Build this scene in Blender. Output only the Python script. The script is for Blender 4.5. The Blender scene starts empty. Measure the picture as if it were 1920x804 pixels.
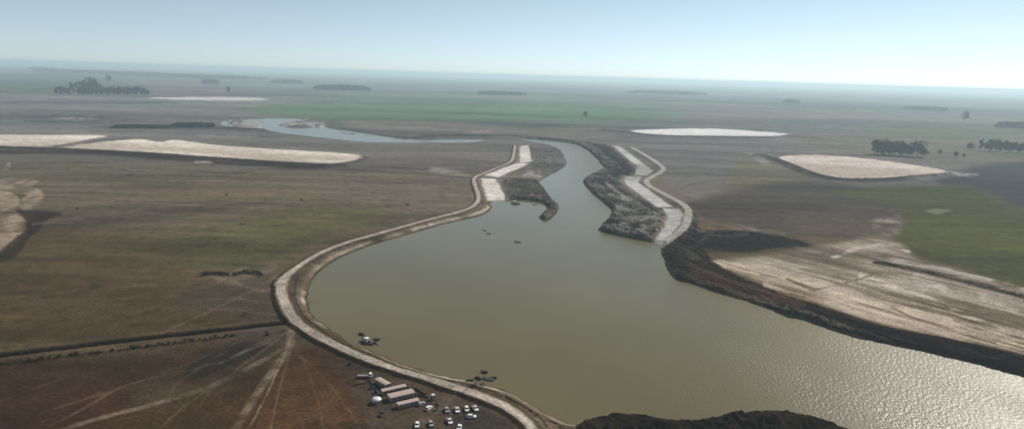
import bpy, bmesh, math, random
import numpy as np
from mathutils import Matrix, Vector

random.seed(7)
R = math.radians
scene = bpy.context.scene
col = scene.collection

# ------------------------------------------------------------------ camera
CAM_Z = 150.0          # drone height above the plain
FPX = 1300.0           # focal length in pixels of a 1920 px wide frame
ROLL = math.atan(0.0292)
PITCH = math.atan(261.0 * math.cos(ROLL) / FPX)
cp, sp = math.cos(PITCH), math.sin(PITCH)
cr, sr = math.cos(ROLL), math.sin(ROLL)
right = Vector((1, 0, 0)); up = Vector((0, sp, cp)); fwd = Vector((0, cp, -sp))
cx = cr * right + sr * up; cy = -sr * right + cr * up
cam_d = bpy.data.cameras.new('camera')
cam = bpy.data.objects.new('camera', cam_d); col.objects.link(cam)
m = Matrix((cx, cy, -fwd)).transposed().to_4x4(); m.translation = (0, 0, CAM_Z)
cam.matrix_world = m
cam_d.sensor_fit = 'HORIZONTAL'; cam_d.sensor_width = 36.0
cam_d.lens = 36.0 * FPX / 1920.0
cam_d.clip_start = 1.0; cam_d.clip_end = 200000.0
scene.camera = cam

# ------------------------------------------------------------------ sky, sun, exposure
SUN_AZ, SUN_EL = 45.0, 35.0      # azimuth clockwise from +Y (the way the camera looks)
world = bpy.data.worlds.new('World'); scene.world = world; world.use_nodes = True
nt = world.node_tree; nt.nodes.clear()
sky = nt.nodes.new('ShaderNodeTexSky'); sky.sky_type = 'NISHITA'; sky.sun_disc = False
sky.sun_elevation = R(SUN_EL); sky.sun_rotation = R(SUN_AZ)
sky.altitude = 0; sky.air_density = 0.5; sky.dust_density = 0.08; sky.ozone_density = 3.0
bg = nt.nodes.new('ShaderNodeBackground'); bg.inputs['Strength'].default_value = 0.097
wo = nt.nodes.new('ShaderNodeOutputWorld')
hs = nt.nodes.new('ShaderNodeHueSaturation'); hs.inputs['Saturation'].default_value = 0.60; hs.inputs['Hue'].default_value = 0.474
nt.links.new(sky.outputs[0], hs.inputs['Color']); nt.links.new(hs.outputs[0], bg.inputs[0]); nt.links.new(bg.outputs[0], wo.inputs[0])
sun_d = bpy.data.lights.new('sun', 'SUN'); sun_d.energy = 4.9; sun_d.angle = R(0.53)
sun_d.color = (1.0, 0.94, 0.86)
sun = bpy.data.objects.new('sun', sun_d); col.objects.link(sun)
sdir = Vector((math.sin(R(SUN_AZ)) * math.cos(R(SUN_EL)), math.cos(R(SUN_AZ)) * math.cos(R(SUN_EL)), math.sin(R(SUN_EL))))
sun.rotation_euler = sdir.to_track_quat('Z', 'Y').to_euler()
sun.location = (0, 0, 130)
scene.view_settings.view_transform = 'Standard'; scene.view_settings.look = 'None'
scene.view_settings.gamma = 1.0; scene.view_settings.exposure = 0.1
scene.view_settings.use_curve_mapping = False
scene.render.engine = 'CYCLES'
cy_ = scene.cycles
cy_.use_denoising = True
try: cy_.denoiser = 'OPENIMAGEDENOISE'
except Exception: pass
cy_.max_bounces = 6; cy_.diffuse_bounces = 2; cy_.glossy_bounces = 2; cy_.volume_bounces = 2
cy_.transparent_max_bounces = 6; cy_.caustics_reflective = False; cy_.caustics_refractive = False
cy_.filter_width = 1.6

# ------------------------------------------------------------------ mapping a frame position to the plain
def px(u, v, z=0.0):
    x, y = u - 960.0, 402.0 - v
    x2, y2 = x * cr - y * sr, x * sr + y * cr
    dx, dy, dz = x2, y2 * sp + FPX * cp, y2 * cp - FPX * sp
    t = (z - CAM_Z) / dz
    return dx * t, dy * t
def pxs(pts, z=0.0):
    return np.array([px(u, v, z) for u, v in pts], dtype=np.float64)
def smooth(pts, n=6, closed=False):
    P = [np.array(p, float) for p in pts]; out = []; L = len(P)
    rng = range(L if closed else L - 1)
    for i in rng:
        if closed: a, b, c, d = P[i - 1], P[i], P[(i + 1) % L], P[(i + 2) % L]
        else: a, b, c, d = P[max(i - 1, 0)], P[i], P[i + 1], P[min(i + 2, L - 1)]
        for k in range(n):
            t = k / n
            q = 0.5 * ((2 * b) + (-a + c) * t + (2 * a - 5 * b + 4 * c - d) * t * t + (-a + 3 * b - 3 * c + d) * t ** 3)
            out.append(tuple(q))
    if not closed: out.append(tuple(P[-1]))
    return out

# ------------------------------------------------------------------ noise
def _hash(ix, iy, seed):
    h = (ix.astype(np.uint32) * np.uint32(374761393) + iy.astype(np.uint32) * np.uint32(668265263) + np.uint32((seed * 2654435761) & 0xffffffff))
    h = (h ^ (h >> np.uint32(13))) * np.uint32(1274126177)
    h = h ^ (h >> np.uint32(16))
    return (h & np.uint32(0xffff)).astype(np.float32) / np.float32(65535.0)
def vnoise(x, y, seed=0):
    fx, fy = np.floor(x), np.floor(y)
    tx, ty = (x - fx).astype(np.float32), (y - fy).astype(np.float32)
    ix, iy = fx.astype(np.int64), fy.astype(np.int64)
    tx = tx * tx * (3 - 2 * tx); ty = ty * ty * (3 - 2 * ty)
    a = _hash(ix, iy, seed); b = _hash(ix + 1, iy, seed); c = _hash(ix, iy + 1, seed); d = _hash(ix + 1, iy + 1, seed)
    return (a + (b - a) * tx) * (1 - ty) + (c + (d - c) * tx) * ty
def fbm(x, y, scale, octv=3, seed=0, gain=0.5):
    s = 0; amp = 1; tot = 0; f = 1.0 / scale
    for o in range(octv):
        s = s + amp * vnoise(x * f + 17.3 * o, y * f - 9.1 * o, seed + o * 31); tot += amp; amp *= gain; f *= 2.03
    return s / tot * 2 - 1          # -1..1
def sstep(a, b, x):
    t = np.clip((x - a) / (b - a), 0, 1); return t * t * (3 - 2 * t)

# ------------------------------------------------------------------ the terrain grid (rings and spokes, finer near by)
HF = CAM_Z * FPX * 1024 / 1920
rs = [150.0]
while rs[-1] < 62000.0:
    r = rs[-1]
    k = 0.62 if r > 235 else 3.0
    rs.append(r + min(max(0.45, k * r * r / HF), r * 0.16))
rs = np.array(rs)
dth = 0.62 / (FPX * 1024 / 1920)
inner = np.arange(-R(39.5), R(39.5), dth)
outer = np.arange(R(39.5) + 4 * dth, R(56), 5 * dth)
ths = np.concatenate([-outer[::-1], inner, outer])
NR, NT = len(rs), len(ths)
X = (rs[:, None] * np.sin(ths)[None, :]).ravel(); Y = (rs[:, None] * np.cos(ths)[None, :]).ravel()
N = X.size
RR = np.sqrt(X * X + Y * Y)
# frame position of each grid point (used only to know which field a point of the plain lies in)
_zc = Y * cp + CAM_Z * sp; _yu = Y * sp - CAM_Z * cp
_x2, _y2 = X / _zc * FPX, _yu / _zc * FPX
U = (_x2 * cr + _y2 * sr + 960.0).astype(np.float32); V = (402.0 - (-_x2 * sr + _y2 * cr)).astype(np.float32)

def poly_dist(qx, qy, P, closed):
    D = np.full(qx.shape, 1e12, dtype=np.float64)
    n = len(P)
    for i in range(n if closed else n - 1):
        ax, ay = P[i]; bx, by = P[(i + 1) % n]
        ex, ey = bx - ax, by - ay; L2 = ex * ex + ey * ey + 1e-12
        t = np.clip(((qx - ax) * ex + (qy - ay) * ey) / L2, 0, 1)
        dx, dy = qx - ax - t * ex, qy - ay - t * ey
        np.minimum(D, dx * dx + dy * dy, out=D)
    return np.sqrt(D)
def inside(qx, qy, P):
    c = np.zeros(qx.shape, bool); n = len(P)
    for i in range(n):
        ax, ay = P[i]; bx, by = P[(i + 1) % n]
        if ay == by: continue
        c ^= ((ay > qy) != (by > qy)) & (qx < (bx - ax) * (qy - ay) / (by - ay) + ax)
    return c
def sdf(qx, qy, P, margin, closed=True):
    """signed distance (negative inside); far points get +margin"""
    P = np.asarray(P, float)
    lo = P.min(0) - margin; hi = P.max(0) + margin
    sel = np.nonzero((qx > lo[0]) & (qx < hi[0]) & (qy > lo[1]) & (qy < hi[1]))[0]
    out = np.full(qx.shape, float(margin), dtype=np.float32)
    if len(sel):
        a, b = qx[sel].astype(np.float64), qy[sel].astype(np.float64)
        d = poly_dist(a, b, P, closed)
        if closed: d = np.where(inside(a, b, P), -d, d)
        out[sel] = np.minimum(d, margin)
    return out

WATER_Z = -2.5
lake_px = [(1052, 789), (1012, 766), (968, 741), (908, 722), (832, 707), (762, 686), (706, 662), (664, 646), (632, 624), (602, 604), (585, 586),
    (577, 562), (580, 540), (592, 518), (612, 499), (642, 481), (692, 461), (742, 446), (802, 428), (852, 415), (902, 403), (922, 390), (918, 382), (930, 377),
    (965, 374), (1004, 378), (1018, 382), (1025, 391), (1012, 408), (1030, 411), (1048, 390), (1036, 374), (1016, 348), (1012, 340), (1034, 326), (1058, 312),
    (1061, 300), (1053, 286), (1046, 277), (1012, 268), (978, 263),
    (977, 260), (1010, 262), (1052, 266), (1086, 273), (1110, 289), (1128, 309), (1130, 316), (1108, 327), (1094, 341), (1108, 360),
    (1136, 384), (1147, 400), (1123, 431), (1170, 444), (1210, 452), (1222, 455), (1240, 462), (1244, 484), (1256, 508), (1268, 525), (1300, 533), (1345, 549), (1405, 566), (1475, 594), (1505, 599),
    (1565, 621), (1650, 643), (1705, 654), (1785, 672), (1855, 690), (1925, 709), (2080, 752), (2400, 840),
    (2300, 960), (1900, 930), (1700, 850), (1590, 808), (1555, 794), (1500, 783), (1425, 778), (1352, 783), (1290, 791), (1215, 785), (1150, 780), (1102, 786), (1078, 796)]
lagoon_px = [(906, 264), (880, 268), (800, 268.5), (700, 268), (620, 261), (560, 254), (520, 249), (495, 243), (460, 241), (425, 238), (420, 230), (450, 225), (490, 222.5), (545, 222), (580, 225),
    (602, 229), (606, 236), (620, 241), (680, 249), (730, 257), (772, 260.5), (840, 261), (905, 261)]
lake_w = pxs(smooth(lake_px, 4, True), WATER_Z)
lagoon_w = pxs(smooth(lagoon_px, 4, True), WATER_Z)
sd_lake = sdf(X, Y, lake_w, 90)
sd_lag = sdf(X, Y, lagoon_w, 90)
sd_w = np.minimum(sd_lake, sd_lag)

near_w = 1 - sstep(1200, 2600, RR)
n8 = fbm(X, Y, 9.0, 3, 1); n30 = fbm(X, Y, 34.0, 3, 2); n120 = fbm(X, Y, 130.0, 3, 3); n500 = fbm(X, Y, 520.0, 4, 4)
n3 = fbm(X, Y, 3.2, 2, 5)
# ---- height
H = (0.10 * n8 + 0.25 * n30 + 0.35 * n120) * (1 - 0.0 * near_w)
H += fbm(X, Y, 3500.0, 3, 6) * 14.0 * sstep(5000, 16000, RR)
def line_w(pts, z=0.0, n=5): return pxs(smooth(pts, n), z)
def dist_line(pts, z, margin, n=5): return sdf(X, Y, line_w(pts, z, n), margin, closed=False)
masks = {}
rough_mask = np.zeros(N, np.float32)
def rough(poly, amp, feather=6.0, z=0.0):
    s = sdf(X, Y, pxs(smooth(poly, 3, True), z), 40)
    mk = 1 - sstep(-feather, feather * 0.5, s + 2.0 * n8)
    np.maximum(rough_mask, mk * amp, out=rough_mask)
    return mk
# spoil banks beside the channel
M_left_flat = [(1004, 276), (1044, 277), (1060, 302), (1056, 311), (1012, 327), (1000, 318), (1002, 298)]
M_spit = [(944, 338), (1012, 338), (1035, 372), (1047, 389), (1031, 409), (1014, 406), (1025, 389), (1018, 378), (955, 372), (948, 372)]
M_right_low = [(1096, 340), (1110, 326), (1186, 325), (1168, 336), (1168, 346), (1232, 388), (1248, 394), (1245, 428), (1218, 450), (1124, 430), (1146, 405), (1146, 393), (1120, 367)]
M_right_up = [(1058, 266), (1110, 269), (1146, 275), (1192, 318), (1190, 325), (1132, 322), (1132, 308), (1106, 284), (1080, 272)]
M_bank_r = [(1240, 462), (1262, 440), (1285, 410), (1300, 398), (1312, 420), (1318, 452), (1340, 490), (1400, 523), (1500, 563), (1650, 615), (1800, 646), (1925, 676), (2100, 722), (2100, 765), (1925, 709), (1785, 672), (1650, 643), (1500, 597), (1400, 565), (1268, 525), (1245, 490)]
M_mound = [(1092, 800), (1100, 778), (1150, 776), (1240, 788), (1300, 786), (1360, 774), (1440, 770), (1520, 778), (1600, 806), (1760, 880), (1300, 960), (1060, 930), (1040, 850)]
m_lf = rough(M_left_flat, 0.6); m_sp = rough(M_spit, 0.55, 4.0); m_rl = rough(M_right_low, 1.1); m_ru = rough(M_right_up, 1.1)
m_dk = rough([(1300, 442), (1340, 432), (1430, 436), (1520, 458), (1450, 462), (1400, 472), (1330, 470), (1300, 460)], 1.4, 5.0)
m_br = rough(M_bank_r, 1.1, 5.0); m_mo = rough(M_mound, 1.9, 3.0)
H += rough_mask * (0.9 * n8 + 0.9 * n3 + 0.5)
H += m_mo * 1.6 * fbm(X, Y, 15.0, 2, 57)
H += m_rl * 0.8 + m_ru * 0.8 + m_sp * 0.8 + m_mo * 0.6
# diggings at the far left of the near plain
# ---- road dikes
road_px = [(1200, 1040), (1110, 930), (1045, 860), (1010, 818), (985, 787), (950, 762), (902, 741), (850, 724), (790, 704), (740, 690), (690, 672), (650, 655), (600, 631), (562, 607), (545, 588), (533, 563), (526, 540),
    (534, 520), (562, 497), (602, 473), (650, 454), (700, 440), (760, 423), (820, 407), (870, 394), (893, 381), (897, 366), (889, 341), (894, 330), (930, 315), (957, 303), (963, 290), (966, 272)]
DIKE = 1.3
d_road = dist_line(road_px, DIKE, 60)
wide = 0.92 + 0.45 * np.exp(-((U - 528) / 28.0) ** 2 - ((V - 545) / 40.0) ** 2)
d_roadw = d_road / wide + 0.9 * n8 + 1.1 * n30 + 0.5 * n3
road_w = line_w(road_px, DIKE)
lake_side = inside(X, Y, np.concatenate([road_w, np.array([[900.0, 3000.0], [3000.0, 800.0], [1500.0, 0.0]])])).astype(np.float32)
H = np.maximum(H, np.minimum(DIKE, DIKE * (6.2 - d_roadw) / 2.6 + 0.2 * n3) * (d_roadw < 6.2) - 5 * (d_roadw >= 6.2))
road2_px = [(1184, 276), (1220, 297), (1242, 313), (1240, 322), (1214, 337), (1217, 348), (1250, 366), (1279, 382), (1291, 396), (1287, 419), (1276, 433), (1244, 457)]
d_road2 = dist_line(road2_px, 1.0, 50)
H = np.maximum(H, np.where(d_road2 < 14, 1.2 * np.clip((14 - d_road2) / 8, 0, 1), -9))
# ---- other dikes: (points, crest height, half top, half base, crest noise)
dikes = [
    ([(-80, 271), (0, 275), (120, 279), (220, 284), (330, 291), (430, 298), (520, 304), (600, 309), (640, 309)], 3.6, 5.0, 18.0),
    ([(640, 288), (672, 291), (682, 296), (672, 303), (640, 307)], 1.6, 4.0, 14.0),
    ([(110, 273), (200, 263), (240, 258)], 1.5, 4.0, 14.0),
    ([(1425, 289), (1462, 300), (1500, 316), (1540, 329), (1600, 336), (1690, 333), (1778, 324)], 4.2, 4.0, 18.0),
    ([(1130, 243), (1190, 249), (1240, 254), (1330, 256), (1440, 257)], 2.2, 8.0, 26.0),
    ([(1440, 250), (1480, 255), (1545, 260)], 2.0, 10.0, 36.0),
    ([(728, 254), (772, 257), (820, 254), (868, 253), (910, 253.5)], 3.2, 10.0, 26.0),
    ([(918, 253), (950, 253), (985, 255), (1040, 260), (1100, 267), (1130, 275), (1150, 291), (1182, 316), (1198, 324)], 2.6, 5.0, 15.0),
    ([(1105, 326), (1140, 325), (1190, 329), (1212, 330)], 1.3, 1.5, 5.5),
    ([(1140, 337), (1160, 347), (1190, 370), (1222, 387)], 1.8, 3.0, 9.0),
    ([(1130, 386), (1180, 385), (1230, 389), (1268, 390), (1284, 387)], 1.3, 1.5, 5.0),
    ([(1202, 340), (1230, 360), (1266, 382)], 1.3, 2.5, 7.0),
    ([(908, 333), (932, 333.5), (952, 334)], 0.9, 1.0, 4.0),
    ([(930, 337), (943, 352), (956, 373)], 1.2, 2.0, 7.0),
    ([(912, 377), (945, 374), (980, 373), (1012, 377), (1024, 384), (1024, 395), (1018, 405)], 1.2, 2.0, 7.0),
    ([(1000, 305), (1000, 290), (996, 274)], 1.2, 2.0, 7.0),
    ([(1262, 478), (1300, 503), (1360, 524), (1430, 547), (1500, 567), (1580, 592), (1650, 613), (1780, 639), (1925, 671), (2100, 714)], 2.6, 2.5, 11.0),
    ([(1645, 490), (1700, 500), (1760, 513), (1860, 538), (1925, 556), (2050, 590)], 2.4, 0.8, 4.5),
    ([(418, 331), (500, 317), (600, 316), (700, 320), (800, 325), (880, 334)], 0.7, 1.0, 5.0),
    ([(1096, 800), (1110, 783), (1140, 778), (1180, 782), (1215, 787), (1250, 792)], 2.8, 1.0, 11.0),
    ([(1250, 794), (1300, 790), (1350, 781), (1430, 776), (1510, 783), (1560, 795), (1610, 815)], 2.8, 1.5, 13.0),
    ([(604, 238), (640, 243), (690, 249.5), (730, 255)], 2.4, 6.0, 20.0),
    ([(432, 239), (470, 241.5), (512, 241)], 2.4, 8.0, 24.0),
    ([(530, 239), (558, 238), (575, 239)], 1.8, 5.0, 16.0),
    ([(985, 748), (1015, 768), (1050, 793), (1090, 830)], 0.8, 0.8, 4.0),
]
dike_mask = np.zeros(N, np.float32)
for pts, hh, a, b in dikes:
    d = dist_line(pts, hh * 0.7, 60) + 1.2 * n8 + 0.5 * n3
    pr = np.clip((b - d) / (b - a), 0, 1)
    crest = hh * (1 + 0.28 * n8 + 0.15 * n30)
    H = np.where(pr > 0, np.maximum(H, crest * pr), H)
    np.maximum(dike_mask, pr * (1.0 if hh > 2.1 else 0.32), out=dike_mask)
a0 = np.array(px(1340, 492)); a1 = np.array(px(1900, 650)); dv = (a1 - a0) / np.linalg.norm(a1 - a0)
SA = X * dv[0] + Y * dv[1]; SB = -X * dv[1] + Y * dv[0]
lay = fbm(SA / 10.0, SB + 1.5 * n8, 3.2, 3, 53)
# drain cut across the near plain, and a row of clods beside it
ditch_px = [(-200, 690), (0, 664), (150, 647), (300, 630), (420, 617), (530, 604)]
d_ditch = dist_line(ditch_px, 0, 20, 3)
H -= 2.2 * np.clip((3.6 - d_ditch) / 1.8, 0, 1)
clod_px = [(-200, 706), (0, 683), (120, 669), (250, 654), (360, 640), (440, 629)]
d_clod = dist_line(clod_px, 0, 20, 3)
H += (0.5 + 0.5 * n3) * np.clip((3.0 - d_clod) / 2.0, 0, 1)
# inner bench of the left bank: low ridges parallel to the shore
left_bank = ((U < 1060) & (d_road < 45) & (sd_lake < 45)).astype(np.float32) * lake_side
shore_t = sd_lake + 1.3 * n8
H += left_bank * 1.1 * np.exp(-((shore_t - 7.0) / 1.5) ** 2) * np.clip(0.5 + 1.0 * n30, 0, 1) + left_bank * 0.5 * n3 * (1 - sstep(4, 7, 12 - d_roadw))
H += left_bank * 0.5 * np.exp(-((d_roadw - 9.5) / 1.2) ** 2)
# ---- flats
flats = {}; flat_s = {}
def flat(key, pts, z, feather=3.0, jit=1.0):
    global H
    s = sdf(X, Y, pxs(pts if key.startswith('cell') else smooth(pts, 3, True), z), 60) + jit * (n8 * 1.6 + n30 * 2.2)
    k = 1 - sstep(-feather, feather, s)
    H = H * (1 - k) + (z + 0.05 * n30) * k
    flats[key] = k; flat_s[key] = s
    return k
flat('sand_a', [(-120, 250), (0, 252.5), (150, 253), (200, 255), (160, 262), (110, 272), (60, 274), (0, 273), (-120, 268)], 0.6, 8, 3)
flat('sand_b', [(122, 275), (250, 261), (285, 264), (305, 266), (322, 262), (345, 264), (420, 273), (560, 282), (655, 288), (676, 294), (660, 301), (620, 305), (540, 302), (430, 296), (300, 286), (200, 280)], 0.8, 7, 3)
flat('sand_c', [(275, 183.5), (400, 182), (480, 184), (500, 187), (430, 188.5), (330, 186.5)], 0.8, 18, 6)
flat('sand_d', [(1184, 245), (1240, 242), (1330, 241), (1420, 246), (1476, 251), (1440, 255), (1330, 254), (1230, 252)], 0.8, 9, 3)
flat('sand_e', [(1462, 294), (1530, 290), (1620, 297), (1700, 307), (1778, 322), (1700, 331), (1600, 334), (1545, 327), (1500, 312)], 0.8, 4, 1.5)
flat('cell_a', [(902, 334), (930, 335), (948, 371), (914, 374)], 0.3, 3.0, 1.1)
flat('cell_b', [(909, 328), (970, 306), (992, 306), (934, 332)], 0.3, 3.0, 1.1)
flat('cell_c', [(975, 274), (990, 272), (998, 303), (975, 305)], 0.3, 3.0, 1.1)
flat('cell_d', [(1149, 273), (1163, 275), (1224, 320), (1213, 329), (1190, 328), (1195, 312)], 0.1, 3.0, 1.1)
flat('cell_e', [(1170, 341), (1175, 331), (1202, 331), (1197, 343), (1260, 387), (1233, 389)], 0.1, 3.0, 1.1)
flat('cell_f', [(1243, 391), (1271, 392), (1281, 403), (1278, 421), (1237, 459), (1224, 453), (1246, 428), (1251, 405)], 0.0, 3.0, 1.1)
# ---- cut the water bodies
t = sd_w + np.where(RR < 1300, 1.7, 4.0) * n30 * 0.9 + 1.5 * n8 + 0.5 * n3
m_mud = np.maximum(np.maximum(m_lf, m_sp), np.maximum(m_rl, m_ru))
slope = np.where(m_mud > 0.2, 0.85, 0.38); slope = np.where(m_br > 0.3, 0.6, np.where(m_mo > 0.2, 0.75, slope))
bank = WATER_Z + np.where(t < 0, np.maximum(t * 0.35, -3.0), t * slope + 0.25)
H = np.where(sd_w < 60, np.minimum(H, bank), H)
land = (t > 1.5)
H += land * m_mo * (0.9 * n3 + 0.9 * n8) + land * m_br * (1.1 * lay + 0.5 * n3) + land * m_mud * 0.5 * n3
# islands and bars in the far lagoon, a mud bar in the lake
for pts in ([(428, 238), (445, 230), (468, 230), (500, 239), (480, 241)], [(526, 237), (530, 229), (560, 226), (585, 231), (582, 239), (545, 238)], [(590, 238), (604, 225), (619, 226), (614, 236), (603, 240)], [(418, 236), (432, 228), (450, 224), (452, 229), (436, 238)], [(455, 233), (490, 226), (496, 229), (470, 236)], [(552, 229), (572, 224), (598, 227), (580, 231)], [(640, 247), (668, 250), (690, 254), (655, 251)]):
    s = sdf(X, Y, pxs(smooth(pts, 3, True), -1), 80) + 14 * n30 + 9 * n120
    H = np.maximum(H, np.where(s < 0, np.minimum(-2.6 - s * 0.25, 1.5 + 1.5 * n30), -9))
s = sdf(X, Y, pxs([(1052, 468), (1066, 465.5), (1080, 468), (1066, 469.5)], WATER_Z), 30)
H = np.maximum(H, np.where(s < 6, WATER_Z + 0.10 - s * 0.12 - 0.5, -9))
H = H.astype(np.float32)

# ------------------------------------------------------------------ soil and crop colours of the ground
C = np.zeros((N, 3), np.float32)
def colr(*c): return np.array(c, np.float32)
def mixc(mask, c):
    mk = np.clip(mask, 0, 1).astype(np.float32)[:, None]
    C[:] = C * (1 - mk) + np.asarray(c, np.float32) * mk
U2 = U + 14 * n120 + 6 * n30; V2 = V + (5 * n120 + 2 * n30) * np.clip((V - 150) / 300, 0.05, 1)
def patch(pts, c, feather=10.0, strength=1.0, grain=0.0, n=3):
    s = sdf(U2, V2, np.array(smooth(pts, n, True)), 80)
    mk = 1 - sstep(-feather, feather, s)
    if grain: mk = mk * np.clip(0.5 + strength - 0.5 + grain * n30 + 0.7 * grain * n8, 0, 1)
    else: mk = mk * strength
    if sum(c) > 0.6: mk = mk * np.clip(0.72 + 1.1 * n8 + 0.9 * n30, 0, 1)
    mixc(mk, c); return mk
dep = sstep(700, 150, V)
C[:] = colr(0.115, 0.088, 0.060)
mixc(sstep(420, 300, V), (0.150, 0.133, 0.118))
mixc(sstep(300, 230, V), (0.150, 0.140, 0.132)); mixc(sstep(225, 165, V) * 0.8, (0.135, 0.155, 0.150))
# far patchwork
pv = V * 1.0
st = fbm(X, Y * 0.6, 1500.0, 3, 40); st2 = fbm(X * 0.5, Y, 700.0, 3, 41); st3 = fbm(X * 0.45 + Y * 0.08, Y, 260.0, 3, 42)
farm = sstep(270, 225, V); st4 = fbm(X * 0.22, Y * 0.5, 420.0, 4, 44)
mixc(farm * sstep(0.0, 0.25, st), (0.085, 0.110, 0.075))
mixc(farm * sstep(0.05, 0.3, st2) * 0.8, (0.150, 0.130, 0.120))
mixc(farm * sstep(0.12, 0.35, -st2) * 0.7, (0.070, 0.075, 0.070))
mixc(farm * sstep(0.12, 0.32, st4) * 0.6, (0.055, 0.068, 0.062)); mixc(farm * sstep(0.15, 0.35, -st4) * 0.6, (0.165, 0.165, 0.150))
midm = sstep(330, 280, V) * (1 - farm * 0.7) 
mixc(midm * sstep(0.0, 0.4, st3) * 0.5, (0.085, 0.075, 0.068))
mixc(midm * sstep(0.1, 0.5, -st3) * 0.5, (0.165, 0.145, 0.125))
# left plain
str_l = fbm(X * 0.35 + Y * 0.1, Y - 0.15 * X, 60.0, 4, 43)
patch([(-300, 300), (300, 305), (700, 325), (890, 345), (880, 392), (700, 435), (520, 500), (400, 510), (150, 480), (-300, 470)], (0.125, 0.106, 0.076), 20)
patch([(620, 330), (880, 345), (885, 388), (760, 418), (660, 400), (600, 360)], (0.130, 0.106, 0.092), 18, 0.9)
patch([(380, 292), (900, 300), (890, 332), (640, 318), (380, 312)], (0.145, 0.125, 0.115), 6, 0.9)
patch([(-300, 440), (140, 420), (330, 470), (380, 540), (520, 600), (300, 630), (-300, 690)], (0.090, 0.064, 0.037), 26)
patch([(260, 470), (380, 430), (560, 400), (640, 395), (600, 440), (540, 480), (430, 510), (320, 500)], (0.080, 0.078, 0.040), 16, 0.9)
patch([(390, 440), (480, 405), (580, 385), (720, 385), (740, 405), (620, 430), (500, 455)], (0.120, 0.118, 0.060), 12, 0.8)
mk = patch([(400, 450), (480, 415), (600, 395), (640, 410), (520, 455)], (0.20, 0.19, 0.11), 12, 0.0, 0.0)
s = 1 - sstep(-14, 14, sdf(U2, V2, np.array([(390, 455), (480, 410), (600, 390), (660, 408), (520, 458)]), 60))
mixc(s * sstep(0.25, 0.6, str_l) * 0.8, (0.22, 0.21, 0.12))
patch([(60, 420), (330, 385), (520, 372), (330, 402), (120, 430)], (0.075, 0.062, 0.052), 10, 0.8)
patch([(20, 455), (300, 470), (420, 480), (300, 500), (80, 485)], (0.085, 0.072, 0.040), 10, 0.7)
str_m = fbm(X * 0.25 - Y * 0.05, Y, 22.0, 3, 45)
mixc(sstep(0.1, 0.5, str_m) * (U < 900) * (V > 300) * 0.4, (0.062, 0.050, 0.032))
mixc(sstep(0.1, 0.6, str_l) * (U < 900) * (V > 300) * 0.5, (0.062, 0.050, 0.032))
mixc(sstep(0.15, 0.6, -str_l) * (U < 900) * (V > 300) * 0.45, (0.155, 0.128, 0.085))
# near left: dark red soil, its colour lowered towards the corner as vignette
patch([(-400, 690), (200, 668), (450, 640), (560, 640), (640, 690), (700, 760), (760, 900), (-400, 1000)], (0.074, 0.047, 0.030), 16)
patch([(540, 660), (620, 665), (700, 720), (690, 780), (740, 860), (420, 860), (500, 760)], (0.105, 0.060, 0.037), 22, 0.8)
patch([(-200, 730), (180, 720), (230, 760), (100, 860), (-200, 900)], (0.066, 0.036, 0.025), 26, 0.9)
patch([(250, 740), (330, 672), (480, 640), (540, 650), (500, 690), (400, 730), (300, 770)], (0.098, 0.076, 0.058), 16, 0.5)
patch([(345, 692), (395, 655), (470, 632), (525, 630), (505, 652), (440, 678), (380, 700)], (0.040, 0.035, 0.036), 8, 0.95)
patch([(460, 600), (545, 600), (560, 650), (490, 640), (430, 625)], (0.090, 0.076, 0.066), 12, 0.9)
patch([(330, 560), (420, 520), (510, 525), (515, 590), (420, 590)], (0.085, 0.070, 0.058), 14, 0.8)
patch([(600, 660), (690, 690), (860, 745), (960, 800), (1010, 860), (760, 900), (690, 800), (660, 720)], (0.092, 0.070, 0.058), 12, 0.95)
patch([(880, 765), (930, 775), (980, 815), (960, 860), (890, 830), (850, 800)], (0.050, 0.043, 0.042), 10, 0.95)
# right plain
patch([(1240, 260), (1480, 265), (1460, 300), (1400, 330), (1290, 370), (1240, 310)], (0.150, 0.138, 0.130), 14)
patch([(1380, 300), (1440, 303), (1520, 335), (1480, 350), (1370, 340)], (0.140, 0.126, 0.080), 10, 0.9)
patch([(1290, 378), (1400, 352), (1500, 340), (1620, 352), (1690, 395), (1670, 420), (1560, 420), (1480, 440), (1400, 425), (1310, 408)], (0.068, 0.055, 0.052), 9)
patch([(1500, 395), (1680, 395), (1700, 430), (1600, 445), (1480, 440)], (0.090, 0.070, 0.062), 12, 0.8)
patch([(1750, 335), (1930, 298), (2200, 330), (2200, 440), (1925, 392), (1850, 362)], (0.056, 0.047, 0.056), 8)
patch([(1560, 362), (1640, 350), (1790, 346), (1850, 362), (1925, 394), (2200, 450), (2200, 600), (1925, 535), (1800, 500), (1700, 486), (1668, 452), (1705, 420), (1690, 392), (1620, 372)], (0.070, 0.073, 0.025), 7)
patch([(1730, 470), (1920, 490), (1920, 530), (1800, 505)], (0.070, 0.074, 0.036), 14, 0.7)
patch([(1738, 396), (1760, 392), (1790, 396), (1760, 402)], (0.22, 0.22, 0.15), 3, 0.8)
patch([(1620, 240), (1930, 240), (2100, 280), (1900, 262), (1700, 262)], (0.10, 0.12, 0.07), 8, 0.8)
patch([(1500, 262), (1620, 256), (1900, 268), (2200, 300), (1740, 300), (1600, 290)], (0.14, 0.13, 0.095), 6, 0.9)
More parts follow.
